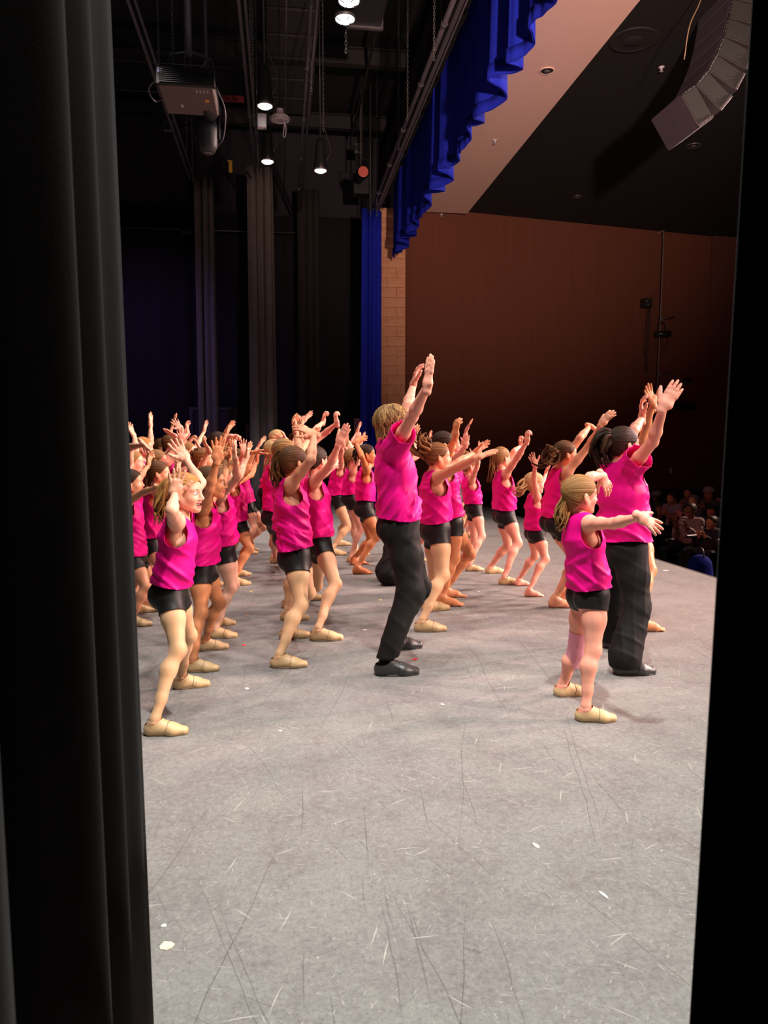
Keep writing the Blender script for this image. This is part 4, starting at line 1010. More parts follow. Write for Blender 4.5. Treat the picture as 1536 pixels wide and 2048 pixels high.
person('dancer with hands raised before the face, beyond the level arm', skin='pink', hair='lightbrown', head=(940, 930), neck=(938, 955), hip=(948, 1014), fn=(931, 1142), ff=(916, 1124), kn=(964, 1072), kf=(948, 1080),
       en=(953, 937), wn=(958, 906), hn=(966, 884), ef=(955, 932), wf=(957, 904), hf=(957, 886), pony=[(929, 925), (924, 910), (922, 925)], ponyr=.03)
person('dancer glimpsed behind the raised hands, flat hand at the brow', skin='pink', hair='lightbrown', Y=11.0, head=(930, 914), hip=(930, 985), en=(938, 920), wn=(938, 912), hn=(948, 905), pn='flat', ef=(950, 925), wf=(946, 912), hf=(940, 900))
person('dancer with long light-brown ponytail hanging behind and one fist high', skin='pink', hair='lightbrown', head=(1003, 913), neck=(1004, 945), hip=(1010, 1028), fn=(998, 1169), ff=(972, 1147), kn=(1036, 1086), kf=(1016, 1092), hyaw=.45,
       en=(1036, 914), wn=(1054, 882), hn=(1055, 866), pn='fist', ef=(1028, 903), wf=(1042, 892), hf=(1040, 885), pf='fist', pony=[(988, 915), (983, 940), (974, 975)], ponyr=.034, hem=.06, cut=.36)
person('small blonde barefoot dancer with ponytail blown back and one hand spread overhead', skin='pink', hair='blonde', feet='bare', head=(1069, 964), neck=(1068, 992), hip=(1072, 1064), fn=(1049, 1193), ff=(1030, 1172), kn=(1091, 1118), kf=(1070, 1112),
       en=(1068, 958), wn=(1070, 930), hn=(1062, 911), palm_n=(.2, -.9, .1), ef=(1084, 968), wf=(1092, 946), hf=(1094, 934), pf='curl', pony=[(1052, 963), (1042, 978), (1032, 980), (1024, 962)], ponyr=.045, nwave=.03)
person('dark-haired barefoot dancer with curly ponytail tossed up, both arms sloping skyward', skin='fair', hair='brown', feet='bare', H=1.6, head=(1131, 905), neck=(1121, 942), hip=(1114, 1042), fn=(1097, 1215), ff=(1120, 1205), kn=(1153, 1130), kf=(1150, 1120),
       en=(1177, 893), wn=(1204, 847), hn=(1215, 834), pn='droop', ef=(1160, 876), wf=(1180, 852), hf=(1190, 856), pf='fist', pony=[(1109, 905), (1096, 914), (1084, 908), (1076, 890)], ponyr=.085, nwave=.06)
person('ponytailed child in front of the woman in T-shirt, one arm held level with fingers apart', skin='pink', tights=None, hair='lightbrown', H=1.34,
       head=(1160, 986), neck=(1158, 1030), hip=(1180, 1186), fn=(1152, 1440), ff=(1110, 1392), kn=(1186, 1300), kf=(1152, 1305), hyaw=.18, kneepad=True,
       en=(1226, 1047), wn=(1281, 1034), hn=(1320, 1058), sn=-1, s2n=-1, pn='splay', palm_n=(-.3, .9, -.4), ef=(1180, 954), wf=(1203, 951), hf=(1220, 980), pf='droop', palm_f=(.5, .2, -.9),
       pony=[(1131, 1005), (1122, 1028), (1124, 1050), (1116, 1072)], ponyr=.032, nwave=.02, hem=.045, cut=.27, fyaw=-.1)
person('woman in loose pink T-shirt and flared black trousers, hair half tied, arms sweeping up', top='tee', legs='flare', feet='black', skin='pink', hair='dark', cap='slick', H=1.70,
       head=(1247, 886), neck=(1236, 936), hip=(1250, 1094), fn=(1228, 1348), ff=(1209, 1296), kn=(1274, 1212), kf=(1226, 1182), loose=.010, hem=.05, hyaw=.15,
       en=(1305, 884), wn=(1328, 812), hn=(1350, 778), pn='flat', palm_n=(.5, .8, 0), ef=(1267, 862), wf=(1284, 836), hf=(1281, 806), pf='curl', palm_f=(.8, -.4, .3),
       pony=[(1213, 880), (1204, 897), (1212, 922), (1222, 936)], ponyr=.078, nwave=.02, slim=1.05)
person('dancer almost hidden behind the woman in T-shirt, bare leg and splayed hand showing', skin='tan', hair='brown', feet='bare', H=1.62, Y=5.9, head=(1262, 905), neck=(1258, 940), hip=(1270, 1065), fn=(1268, 1262), ff=(1250, 1250), kn=(1300, 1140),
       en=(1290, 862), wn=(1306, 806), hn=(1297, 784), palm_n=(.3, -.9, .2), ef=(1288, 870), wf=(1290, 840), hf=(1296, 824), pf='fist')
# ------------------------------------------------------------------ stage rigging
def axis_pipe(x, z, y0, y1, r, n=8): return MB().tube([(x, y0, z), (x, (y0+y1)/2, z), (x, y1, z)], r, n)
def batten(label, X, z, y0, y1, gap=.07, group='pipe battens over the stage'):
    e = empty('batten', (X, y0, z)); tag(e, label, 'pipe', group)
    axis_pipe(X, z, y0, y1, .024).build('pipe', M_PIPE, e, smooth=True); axis_pipe(X+gap, z+.03, y0, y1, .020).build('pipe', M_PIPE, e, smooth=True)
    for k in range(int((y1-y0)/1.6)):
        MB().lathe((X, y0+.8+1.6*k, z), [(.024, -.05), (.031, -.05), (.031, .05), (.024, .05)], 10, (0, 1, 0)).build('coupling', M_STEEL, e, smooth=False)
    return e
batten('double pipe batten running past the projector', -1.66, 6.40, 5.0, 15.1)
batten('double pipe batten beside the downlight over the middle of the stage', -.42, 6.40, 5.0, 14.6)
batten('double pipe batten next to the grey ceiling planks', .40, 6.40, 5.0, 16.8)
e = empty('conduit', (.18, 5, 6.6)); tag(e, 'single thin conduit between two pipe battens', 'pipe'); axis_pipe(.12, 6.6, 5.0, 16.5, .014).build('pipe', M_STEEL, e, smooth=True)
tr = empty('curtain_track', (1.95, 4, 6.27)); tag(tr, 'long grey curtain track alongside the blue valance', 'track')
axis_pipe(1.95, 6.30, 4.0, 16.0, .034, 10).build('pipe', M_PIPE, tr, smooth=True)
MB().box((2.0, 4.0, 6.24), (2.05, 16.0, 6.30)).build('rail', M_STEEL, tr); MB().box((2.07, 4.0, 6.25), (2.09, 16.0, 6.29)).build('rail', M_PIPE, tr)
for k in range(8): MB().lathe((1.95, 4.6+1.5*k, 6.30), [(.034, -.03), (.042, -.03), (.042, .03), (.034, .03)], 10, (0, 1, 0)).build('coupling', M_STEEL, tr)
CH = {}
def chain(label, px, py0, py1, Y, group='hanging chains'):
    b = PY(px, py1, Y); L = min(8.7-b[2], 3.2) if False else 8.7-b[2]; n = max(3, int(L/.036))
    Vs, Fl = [], []; base = 0
    for i in range(n):
        z = b[2]+.018+i*.036; t = np.linspace(0, 2*math.pi, 9)[:-1]
        c = np.stack([np.cos(t)*.012, np.zeros(8), np.sin(t)*.024], 1)
        if i % 2: c = c[:, [1, 0, 2]]
        c = np.vstack([c, c[:1]])+np.array((b[0], b[1], z))
        T = np.gradient(c, axis=0); T[0] = T[-1] = c[1]-c[-2]; T /= np.linalg.norm(T, axis=1)[:, None]; B_ = np.array((0, 1., 0)) if i % 2 == 0 else np.array((1., 0, 0)); Nn = np.cross(T, B_)
        for k in range(4):
            a_ = k*math.pi/2; Vs.append(c[:8]+(B_*math.cos(a_)+Nn[:8]*math.sin(a_))*.0042)
        for k in range(4):
            for j in range(8): Fl.append((base+k*8+j, base+k*8+(j+1) % 8, base+((k+1) % 4)*8+(j+1) % 8, base+((k+1) % 4)*8+j))
        base += 32
    o = mk('chain', np.concatenate(Vs), Fl, M_CHAIN, loc=b); tag(o, label, 'chain', group); return o
for lb, px, a, b, Y in [('bright chain hanging beside the double pipe at the projector', 318, -60, 135, 9.9), ('chain hanging onto the projector top', 347, 38, 143, 8.2), ('chain hanging below the projector', 374, 232, 300, 12.0),
                        ('loose chain tail near the lower end of the projector batten', 386, 305, 360, 13.6), ('long chain along the middle batten, upper length', 502, 55, 140, 9.5), ('long chain along the middle batten, middle length', 508, 170, 250, 11.3), ('long chain along the middle batten, lower length', 516, 262, 345, 13.2),
                        ('chain hanging below the second lit downlight of the near pair', 692, 55, 105, 8.0), ('chain above the lone far downlight', 647, 206, 262, 11.6), ('short chain on the batten by the ceiling planks', 623, 170, 182, 10.4), ('chain holding the near part of the curtain track', 868, 5, 120, 9.3), ('chain holding the middle of the curtain track', 815, 125, 240, 11.3),
                        ('chain holding the far middle of the curtain track', 797, 218, 300, 12.6), ('chain above the far end of the curtain track', 754, 330, 432, 15.4), ('thin chain nearest the red lamp', 741, 335, 430, 15.8)]: chain(lb, px, a, b, Y)

M_LENS = mat('lit_lens', (.9, .9, .85), .3, emit=(1.0, .95, .86), estr=9.0)
M_DULL = mat('white_enamel', (.55, .50, .55), .4)
def downlight(label, px, py, Y, r):
    p = PY(px, py, Y); e = empty('stage_lamp', p); tag(e, label, 'lamp', 'lit downlights over the stage')
    MB().lathe(p, [(r*1.02, .0), (r*1.12, .02), (r*1.12, .08), (r*.95, .16), (r*.8, .36), (r*.5, .44), (.01, .45)], 24).build('housing', M_HOUSING, e, smooth=True)
    MB().lathe(p, [(r*1.0, .012), (r*.97, -.006), (r*.7, -.022), (r*.25, -.03), (.001, -.031)], 24).build('lens', M_LENS, e, smooth=True)
    MB().lathe(p, [(r*1.0, -.004), (r*1.10, -.008), (r*1.12, .03), (r*1.03, .035)], 24).build('rim', M_STEEL, e, smooth=True)
    for k in range(4):
        a = k*math.pi/2+.4; MB().tube([p+np.array((math.cos(a)*r*1.02, math.sin(a)*r*1.02, -.010)), p+np.array((math.cos(a)*r*.5, math.sin(a)*r*.5, -.032))], .005, 6).build('lens_clip', M_HOUSING, e)
    MB().tube([p+(0, 0, .44), np.array((p[0], p[1], 8.7))], .012, 8).build('stem', M_HOUSING, e, smooth=True)
    MB().tube(spline([p+(r*.9, 0, .12), p+(r*1.7, 0, .3), p+(r*.5, 0, .62), p+(0, 0, .7)], 10), .004, 5).build('safety_cable', M_STEEL, e, smooth=True)
    return p
downlight('lit round downlight highest up beside the dark duct', 698, 2, 7.3, .095)
downlight('lit round downlight directly below the highest one', 690, 38, 7.6, .092)
downlight('lit round downlight hanging by the middle double pipe', 530, 212, 9.3, .086)
downlight('smaller lit downlight low beside the middle double pipe', 535, 323, 11.0, .083)
downlight('lone lit downlight below the grey ceiling planks', 641, 341, 11.2, .085)
# unlit dish lamp with cord loop, junction box, red gel lamp, small wall things
p = PY(560, 240, 10.0); e = empty('dish_lamp', p); tag(e, 'unlit white dish lamp with a hanging cord loop', 'lamp')
MB().lathe(p, [(.128, 0), (.132, .012), (.10, .05), (.05, .08), (.045, .13)], 26).build('dish', M_DULL, e, smooth=True)
for rr_ in (.09, .055): MB().lathe(p, [(rr_, -.004), (rr_+.012, -.008), (rr_+.024, -.004), (rr_+.012, .002)], 26).build('louvre_ring', M_DULL, e, smooth=True)
MB().lathe(p, [(.12, .01), (.02, .0), (.001, 0)], 26).build('lens', mat('unlit_lens', (.35, .30, .33), .3), e, smooth=True)
MB().tube(spline([p+(.04, 0, -.0), p+(.075, 0, -.08), p+(.065, 0, -.19), p+(.04, 0, -.20), p+(.045, 0, -.12), p+(.06, 0, -.03)], 18), .007, 6).build('cord_loop', M_DULL, e, smooth=True)
MB().tube([p+(0, 0, .12), np.array((p[0], p[1], 8.7))], .012, 6).build('stem', M_HOUSING, e)
p = PY(523, 240, 9.6); e = empty('junction_box', p); tag(e, 'white junction box hanging between the middle batten and the dish lamp', 'box')
MB().box((-.05, -.04, -.10), (.06, .04, .07), Matrix.Translation(Vector(p)), .01).build('case', M_DULL, e); MB().tube([p+(.03, 0, -.12), np.array((p[0]+.03, p[1], 8.7))], .008, 6).build('strap', M_HOUSING, e)
p = PY(727, 344, 15.0); e = empty('gel_lamp', p); tag(e, 'stage lamp with a dull red gel near the curtain track', 'lamp')
MB().lathe(p+(0, .25, .05), [(.06, .22), (.11, .18), (.12, 0), (.12, -.20)], 20, (0, 1, .15)).build('housing', M_HOUSING, e, smooth=True); MB().disc(p+(0, .04, .02), .10, 20, (0, 1, .15)).build('gel', mat('red_gel', (.45, .035, .015), .4, emit=(.5, .03, .01), estr=.10), e)
MB().tube([p+(-.13, .2, .05), p+(-.13, .2, .3), p+(.13, .2, .3), p+(.13, .2, .05)], .012, 6).build('yoke', M_HOUSING, e); MB().tube([p+(0, .2, .3), np.array((p[0], p[1]+.2, 8.7))], .015, 6).build('hanger', M_HOUSING, e)
p = PY(722, 372, 16.2); e = empty('loudspeaker', p); tag(e, 'black box loudspeaker hanging under the red gel lamp', 'speaker'); MB().box((-.17, -.15, -.2), (.17, .15, .2), Matrix.Translation(Vector(p)), .01).build('cabinet', M_HOUSING, e); MB().disc(p+(0, -.152, .0), .12, 20, (0, 1, 0)).build('cone', M_BLACK, e); MB().tube([p+(0, 0, .2), np.array((p[0], p[1], 8.7))], .015, 6).build('hanger', M_STEEL, e)
for lb, px, py, Y in (('square wall speaker with a round ring beside the projector', 338, 252, 15.2), ('square wall speaker with a round ring left of the red gel lamp', 717, 297, 16.6)):
    p = PY(px, py, Y); e = empty('ring_speaker', p); tag(e, lb, 'speaker', 'square ring speakers')
    MB().box((-.10, -.03, -.10), (.10, .05, .10), Matrix.Translation(Vector(p)), .01).build('case', M_STEEL, e); MB().lathe(p+(0, -.034, 0), [(.060, 0), (.075, -.012), (.085, 0)], 20, (0, 1, 0)).build('ring', M_HOUSING, e, smooth=True); MB().disc(p+(0, -.032, 0), .06, 20, (0, 1, 0)).build('cone', M_BLACK, e)
    MB().tube([p+(0, 0, .1), np.array((p[0], p[1], 8.7))], .012, 6).build('hanger', M_HOUSING, e)
p = PY(461, 333, 13.5); tag(MB().box((-.03, -.006, -.10), (.03, .006, .10), Matrix.Translation(Vector(p)), .004).box((-.045, -.006, .085), (.0, .006, .105), Matrix.Translation(Vector(p)), .002).build('hanging_tag', mat('yellow_tag', (.75, .42, .06), .6), loc=p), 'small yellow tag hanging alone in the dark', 'tag'); MB().tube([p+(0, 0, .1), np.array((p[0], p[1], 8.7))], .003, 4).build('cord', M_BLACK, bpy.data.objects['hanging_tag'])
p = PY(467, 198, 13.0); tag(MB().box((-.17, -.02, -.05), (.17, .02, .05), Matrix.Translation(Vector(p)), .005).build('sign_panel', mat('dark_red_panel', (.16, .012, .015), .6), loc=p), 'dim dark red panel among the ceiling wires', 'panel')
for x_ in (-.12, .12): MB().tube([p+(x_, 0, .05), np.array((p[0]+x_, p[1], 8.7))], .004, 4).build('cord', M_BLACK, bpy.data.objects['sign_panel'])
p = PY(375, 466, 17.4); e = empty('dish_lamp', p); tag(e, 'small unlit dish lamp on the dark far wall conduit', 'lamp')
MB().lathe(p, [(.15, 0), (.15, .03), (.07, .06), (.05, .12)], 22).build('dish', M_STEEL, e, smooth=True); MB().disc(p+(0, 0, .004), .14, 22).build('lens', M_STEEL, e)
a, b = PY(240, 455, 17.5), PY(590, 466, 17.5); cd = MB().tube([a, (a+b)/2, b], .014, 6).build('wall_conduit', M_STEEL, loc=a, smooth=True); tag(cd, 'thin conduit running level across the dark far wall', 'pipe')
# ceiling planks, duct, cross members
pk = empty('ceiling_baffle', (.25, 10, 8.3)); tag(pk, 'grey ceiling baffle of wide planks above the stage', 'baffle')
for k in range(9): MB().box((-.20, 9.6+.78*k, 8.28), (.70, 9.6+.78*k+.70, 8.33), None, .008).build('plank', mat('grey_brown_board', (.032, .027, .028), .8, var=.2, vscale=4), pk)
dk = empty('air_duct', (1.5, 7, 6.9)); tag(dk, 'long dark rectangular duct beside the highest lit downlights', 'duct')
MB().box((.98, 6.0, 7.0), (1.40, 10.6, 7.3), None, .01).build('trunk', mat('dark_duct_metal', (.035, .035, .045), .5, metal=.4, var=.25, vscale=5), dk); 
for y in (7.2, 8.4, 9.6, 10.58): MB().box((.95, y, 6.97), (1.43, y+.05, 7.33)).build('flange', M_STEEL, dk)
M_BEAM = mat('dark_steel_beam', (.014, .0125, .0135), .7, var=.3)
for i, (y, lb) in enumerate(((9.6, 'nearest dark roof beam crossing above the track'), (11.6, 'second dark roof beam crossing above the track'), (14.2, 'third dark roof beam crossing above the track'), (17.0, 'last dark roof beam before the far wall'))):
    be = empty('roof_beam', (-2, y, 8.3)); tag(be, lb, 'beam', 'roof beams')
    MB().box((-7, y-.01, 8.22), (2.45, y+.01, 8.5)).build('web', M_BEAM, be); MB().box((-7, y-.08, 8.20), (2.45, y+.08, 8.22)).build('flange', M_BEAM, be); MB().box((-7, y-.08, 8.48), (2.45, y+.08, 8.50)).build('flange', M_BEAM, be)
for i, (py, Y, lb) in enumerate(((38, 12.85, 'upper thin wire conduit crossing the dark ceiling'), (136, 14.52, 'thin wire conduit crossing just above the projector'), (188, 15.6, 'thin wire conduit crossing behind the projector'), (240, 16.85, 'faint wire conduit below the projector'))):
    a = PY(215, py, Y); a = np.array((a[0]-1, Y, 8.689)); o = MB().tube([a, a+(2, 0, 0), a+(3.6, 0, 0)], .011, 6).build('conduit', M_STEEL, loc=a, smooth=True); tag(o, lb, 'pipe', 'ceiling conduits')
pr = empty('stringer', (1.45, 9, 8.1)); tag(pr, 'slanting steel stringer between the roof beams', 'beam'); axis_pipe(1.62, 8.12, 7.5, 17, .03, 6).build('bar', M_BEAM, pr)
# projector on its pole
Y0 = 7.9; pc = PY(371, 173, Y0); PRX, PRZ = pc[0], pc[2]; e = empty('projector', (PRX, Y0, PRZ)); tag(e, 'large grey-brown ceiling projector hung on a black frame', 'projector')
M_PRO = mat('projector_shell', (.165, .125, .118), .5, var=.08); Mt = Matrix.Translation((PRX, Y0, PRZ))
MB().box((-.27, .03, .0), (.27, .66, .17), Mt, .015).build('shell', M_PRO, e); MB().box((-.285, .0, .012), (.285, .06, .185), Mt, .008).build('front_panel', M_HOUSING, e)
g_ = MB(); [g_.box((-.25, -.012, .03+.018*k), (.20, .004, .038+.018*k), Mt) for k in range(8)]; o = g_.build('louvres', M_BLACK, e); o['kind'] = 'stuff'
MB().box((-.262, -.008, .118), (-.215, .002, .165), Mt).build('sticker', mat('pale_violet_sticker', (.45, .40, .75), .5), e)
MB().box((.16, .26, -.004), (.20, .32, .004), Mt).build('sticker', mat('yellow_sticker', (.85, .45, .05), .5), e); MB().box((-.10, .40, -.004), (-.07, .47, .004), Mt).build('sticker', M_DULL, e)
v_ = MB(); [v_.box((.09+.035*k, .06, -.003), (.105+.035*k, .12, .003), Mt) for k in range(4)]; v_.build('vent_slots', M_DULL, e)['kind'] = 'stuff'
MB().lathe((PRX+.17, Y0+.63, PRZ+.06), [(.085, -.1), (.085, .06), (.07, .09), (.001, .09)], 20, (.2, 1, -.2)).build('lens', M_HOUSING, e, smooth=True)
for x in (-.2, .2): MB().tube([(PRX+x, Y0+.1, PRZ+.17), (PRX+x, Y0+.35, PRZ+.45), (PRX, Y0+.35, PRZ+.5)], .014, 6).build('bracket', M_STEEL, e)
MB().tube([(PRX, Y0+.35, PRZ+.45), (PRX, Y0+.35, 8.7)], .035, 10).build('pole', M_PIPE, e, smooth=True)
for k, q in enumerate(([(-.29, .1, .10), (-.37, .12, .0), (-.33, .25, -.05), (-.27, .4, .05)], [(.28, .2, .1), (.36, .25, -.1), (.33, .4, -.3), (.26, .55, -.34)], [(.1, .3, .3), (.22, .3, .42), (.25, .3, .25), (.17, .3, .18)])):
    MB().tube(spline([(PRX+a_, Y0+b_, PRZ+c_) for a_, b_, c_ in q], 14), .008, 6).build('cable', M_PIPE if k < 2 else M_STEEL, e, smooth=True)
# spot fixture below the projector
p = PY(415, 255, 8.85); e = empty('moving_spotlight', p); tag(e, 'bluish-grey barrel spotlight hanging under the projector', 'lamp')
M_BAR = mat('blue_grey_fixture', (.045, .05, .062), .5, var=.2)
MB().lathe(p, [(.06, -.27), (.075, -.265), (.105, -.20), (.115, -.02), (.11, .06), (.06, .10), (.02, .11)], 22).build('barrel', M_BAR, e, smooth=True)
for s in (-1, 1): MB().box((s*.125-.012, -.03, -.12), (s*.125+.012, .03, .16), Matrix.Translation(Vector(p)), .006).build('yoke_arm', M_HOUSING, e)
MB().box((-.14, -.07, .15), (.14, .07, .25), Matrix.Translation(Vector(p)), .015).build('base', M_HOUSING, e); MB().tube([p+(0, 0, .24), np.array((p[0], p[1], 8.7))], .02, 8).build('hanger', M_PIPE, e)
MB().lathe(p+(0, 0, -.275), [(.058, 0), (.04, -.01), (.001, -.012)], 20).build('lens', M_STEEL, e, smooth=True)

# ------------------------------------------------------------------ house: soffit fittings, ceiling cans, line array, wall rig
def can(label, px, py, z, r, m, grp):
    p = PZ(px, py, z); e = empty('recessed_downlight', p); tag(e, label, 'downlight', grp)
    MB().lathe(p, [(r*1.18, .0), (r*1.18, -.012), (r*1.0, -.012), (r*.95, .0)], 24).build('trim_ring', m, e, smooth=True)
    MB().lathe(p+(0, 0, -.006), [(r*.98, 0), (r*.6, .001), (.001, .001)], 24).build('aperture', M_BLACK, e); MB().lathe(p+(0, 0, -.012), [(r*.5, 0), (r*.42, -.012), (.001, -.014)], 20).build('bulb', M_STEEL if r < .2 else M_BLACK, e, smooth=True)
can('dark recessed downlight in the beige soffit', 1094, 141, 6.34, .085, M_SOFFIT, 'recessed downlights')
can('recessed downlight in the black house ceiling above the brown wall', 1155, 393, 6.46, .085, M_STEEL, 'recessed downlights')
can('recessed downlight just under the hanging loudspeaker array', 1387, 291, 6.46, .10, M_STEEL, 'recessed downlights')
can('large faint round ceiling speaker beside the beige soffit', 1268, 80, 6.46, .26, M_BLACK, 'recessed downlights')
for lb, px, py, z in (('small sprinkler head midway along the beige soffit', 990, 280, 6.34), ('small sprinkler head at the far end of the beige soffit', 883, 428, 6.34), ('small sprinkler head on the black ceiling near the loudspeaker array', 1323, 134, 6.46)):
    p = PZ(px, py, z); e = empty('sprinkler', p); tag(e, lb, 'sprinkler', 'ceiling sprinklers'); MB().lathe(p, [(.04, .0), (.04, -.01), (.015, -.02), (.012, -.05)], 14).build('stem', M_DULL, e, smooth=True); MB().disc(p+(0, 0, -.055), .028, 14).build('deflector', M_DULL, e)
la = empty('speaker_array', (4.6, 8.4, 5.2)); tag(la, 'curved hanging line-array loudspeaker of stacked black cabinets', 'speaker')
M_CAB = mat('speaker_cabinet', (.060, .050, .058), .6, var=.12, bump=(.2, 60)); M_GRL = mat('speaker_side_panel', (.035, .035, .036), .55, var=.15, bump=(.3, 120))
pos = PY(1362, 187, 8.2); HB = .205; DB = .42; TILT = [56, 40, 28, 21, 14, 9, 6, 4, 3, 2]
pt = np.array((pos[0], pos[2]))     # rear lower corner in the x-z plane
for k in range(10):
    tilt = math.radians(TILT[k]); fx = np.array((math.cos(tilt), -math.sin(tilt))); ux = np.array((math.sin(tilt), math.cos(tilt)))
    M4 = Matrix(((fx[0], 0, ux[0], pt[0]), (0, 1, 0, 8.2), (fx[1], 0, ux[1], pt[1]), (0, 0, 0, 1)))
    cb = MB().box((0, .012, .006), (DB, .70, HB-.006), M4, .006).build('cabinet', M_CAB, la)
    MB().box((.03, -.002, .012), (DB-.045, .02, HB-.012), M4, .004).build('side_panel', M_GRL, cb); MB().box((DB-.04, -.008, 0.0), (DB-.008, .02, HB), M4, .003).build('rigging_rail', M_STEEL, cb); MB().box((.004, -.006, 0.0), (.024, .02, HB), M4, .003).build('rigging_rail', M_HOUSING, cb)
    for uu in (.012, DB-.024):
        for ww in (.05, .09, HB-.09, HB-.05):
            c0 = M4@Vector((uu, -.008, ww)); MB().lathe(np.array(c0), [(.008, 0), (.007, -.006), (.001, -.008)], 8, (0, 1, 0)).build('pin', M_CHAIN, cb)
    pt = pt+ux*HB
o = MB().tube(spline([(pos[0]+.25, 8.15, 7.0), (pos[0]+.16, 8.1, 6.3), (pos[0]+.02, 8.1, 5.95), (pos[0]-.02, 8.12, 5.6)], 14), .006, 5).build('signal_cable', mat('tan_cable', (.35, .22, .12), .5), la, smooth=True)
# rig pipe on the brown wall
def on_wall(px, py, off=.1):
    d = pray(px, py); n = np.array((-(WB-WA)[1], (WB-WA)[0])); n = n/np.linalg.norm(n); t = ((np.append(WA, 0)-CAM)[:2]@n-off)/(d[:2]@n); return CAM+d*t
e = empty('wall_pipe', on_wall(1312, 790)); tag(e, 'tall thin pipe standing off the brown wall with clamped lights', 'pipe')
MB().tube(spline([on_wall(1313, 468, .05), on_wall(1325, 462, .15), on_wall(1327, 470, .2), on_wall(1324, 560, .2), on_wall(1318, 700, .2), on_wall(1313, 800, .2)], 20), .017, 8).build('pole', mat('bare_pipe', (.20, .15, .14), .5, metal=.3), e, smooth=True)
for py, xx, w in ((638, 1319, 30), (749, 1316, 26)): MB().tube([on_wall(xx, py, .24), on_wall(xx+w, py-4, .24)], .018, 8).build('cross_arm', M_STEEL, e, smooth=True); MB().lathe(on_wall(xx+2, py, .22), [(.03, -.03), (.035, 0), (.03, .03)], 10).build('clamp', M_STEEL, e)
def fixture(label, px, py, w, h, grp=None):
    p = on_wall(px, py, .3); e = empty('wall_lamp', p); tag(e, label, 'lamp', grp)
    MB().lathe(p, [(.001, -w/2), (h*.5, -w/2), (h*.55, 0), (h*.5, w/2), (.001, w/2)], 16, (1, -.1, .05)).build('barrel', M_HOUSING, e, smooth=True); MB().tube(spline([p+(-w*.3, 0, h*.4), p+(-w*.25, 0, .25), p+(w*.2, 0, .25), p+(w*.25, 0, h*.4)], 10), .012, 6).build('yoke', M_HOUSING, e)
    MB().tube(spline([p+(-.02, 0, -h*.5), p+(.0, 0, -.3), p+(.1, 0, -.33), p+(.14, 0, -.05)], 12), .008, 5).build('cable', M_HOUSING, e, smooth=True)
    for s in (-.25, .25): MB().disc(p+(w*s, -h*.56, 0), .015, 8, (0, 1, 0)).build('knob', M_DULL, e)
fixture('black lamp clamped to the thin pipe on the brown wall', 1326, 668, .36, .13)
p = on_wall(1293, 606, .25); e = empty('wall_speaker', p); tag(e, 'small black box with cables hanging from it on the brown wall', 'box')
MB().box((-.10, -.08, -.10), (.11, .08, .10), Matrix.Translation(Vector(p)), .01).build('case', M_HOUSING, e)
for q in ((-.03, .03), (.0, -.05)): MB().disc(p+(q[0], -.085, q[1]), .012, 10, (0, 1, 0)).build('knob', M_DULL, e)
for x, L_ in ((.05, 1.2), (.08, 1.55), (.11, 1.6)): MB().tube(spline([p+(x, 0, -.08), p+(x-.02, 0, -L_*.5), p+(x-.04, 0, -L_)], 10), .009, 5).build('cable', M_HOUSING, e, smooth=True)
p = on_wall(1376, 766, .2); e = empty('wall_shelf', p); tag(e, 'short pale bracket on the brown wall beyond the thin pipe', 'bracket'); MB().box((-.14, -.05, -.025), (.14, .05, .025), Matrix.Translation(Vector(p)), .005).build('plate', M_STEEL, e); MB().box((-.1, -.05, .025), (.04, .05, .11), Matrix.Translation(Vector(p)), .005).build('block', M_HOUSING, e)
p = on_wall(1362, 813, .15); tag(MB().box((-.36, -.08, -.07), (.34, .08, .07), Matrix.Translation(Vector(p)), .01).box((-.3, -.09, -.08), (-.26, .0, .08), Matrix.Translation(Vector(p))).build('wall_cabinet', M_HOUSING, loc=p), 'long flat black cabinet low on the brown wall', 'cabinet')
p = on_wall(1342, 941, .05); tag(MB().box((-.012, -.02, -.06), (.012, .02, .06), Matrix.Translation(Vector(p)), .004).box((-.02, .0, -.07), (.02, .03, .07), Matrix.Translation(Vector(p)), .004).build('switch_plate', M_DULL, loc=p), 'thin pale switch plate on the brown wall above the audience', 'switch')
# notices and a door on the far side
for lb, px, py, Y in (('pink paper notice beside the foot of the blue curtain', 714, 850, 17.84), ('faint purple notice between two leg curtains', 498, 862, 17.84)):
    p = PY(px, py, Y); n_ = MB().box((-.07, -.004, -.16), (.07, .004, .16), Matrix.Translation(Vector(p))).build('paper_notice', mat('pink_paper_%d' % px, (.62, .25, .42) if px > 600 else (.16, .06, .18), .8), loc=p); tag(n_, lb, 'notice', 'paper notices')
    MB().box((-.03, -.006, .02), (.03, -.003, .03), Matrix.Translation(Vector(p))).build('print_line', M_HOUSING, n_); 
p = PY(430, 1000, 17.6); d_ = empty('door_1', (p[0], 17.6, 0)); d_['kind'] = 'structure'
MB().box((-.45, 0, 0), (.45, .05, 2.15), Matrix.Translation((p[0], 17.62, 0)), .01).build('leaf', mat('dark_door', (.018, .014, .024), .6), d_); MB().box((-.53, -.02, 0), (-.45, .06, 2.22), Matrix.Translation((p[0], 17.6, 0))).box((.45, -.02, 0), (.53, .06, 2.22), Matrix.Translation((p[0], 17.6, 0))).box((-.45, -.02, 2.15), (.45, .06, 2.22), Matrix.Translation((p[0], 17.6, 0))).build('frame', mat('door_frame', (.05, .045, .06), .6), d_)
MB().tube([(p[0]+.36, 17.55, 1.0), (p[0]+.28, 17.55, 1.0)], .015, 8).build('handle', M_STEEL, d_)

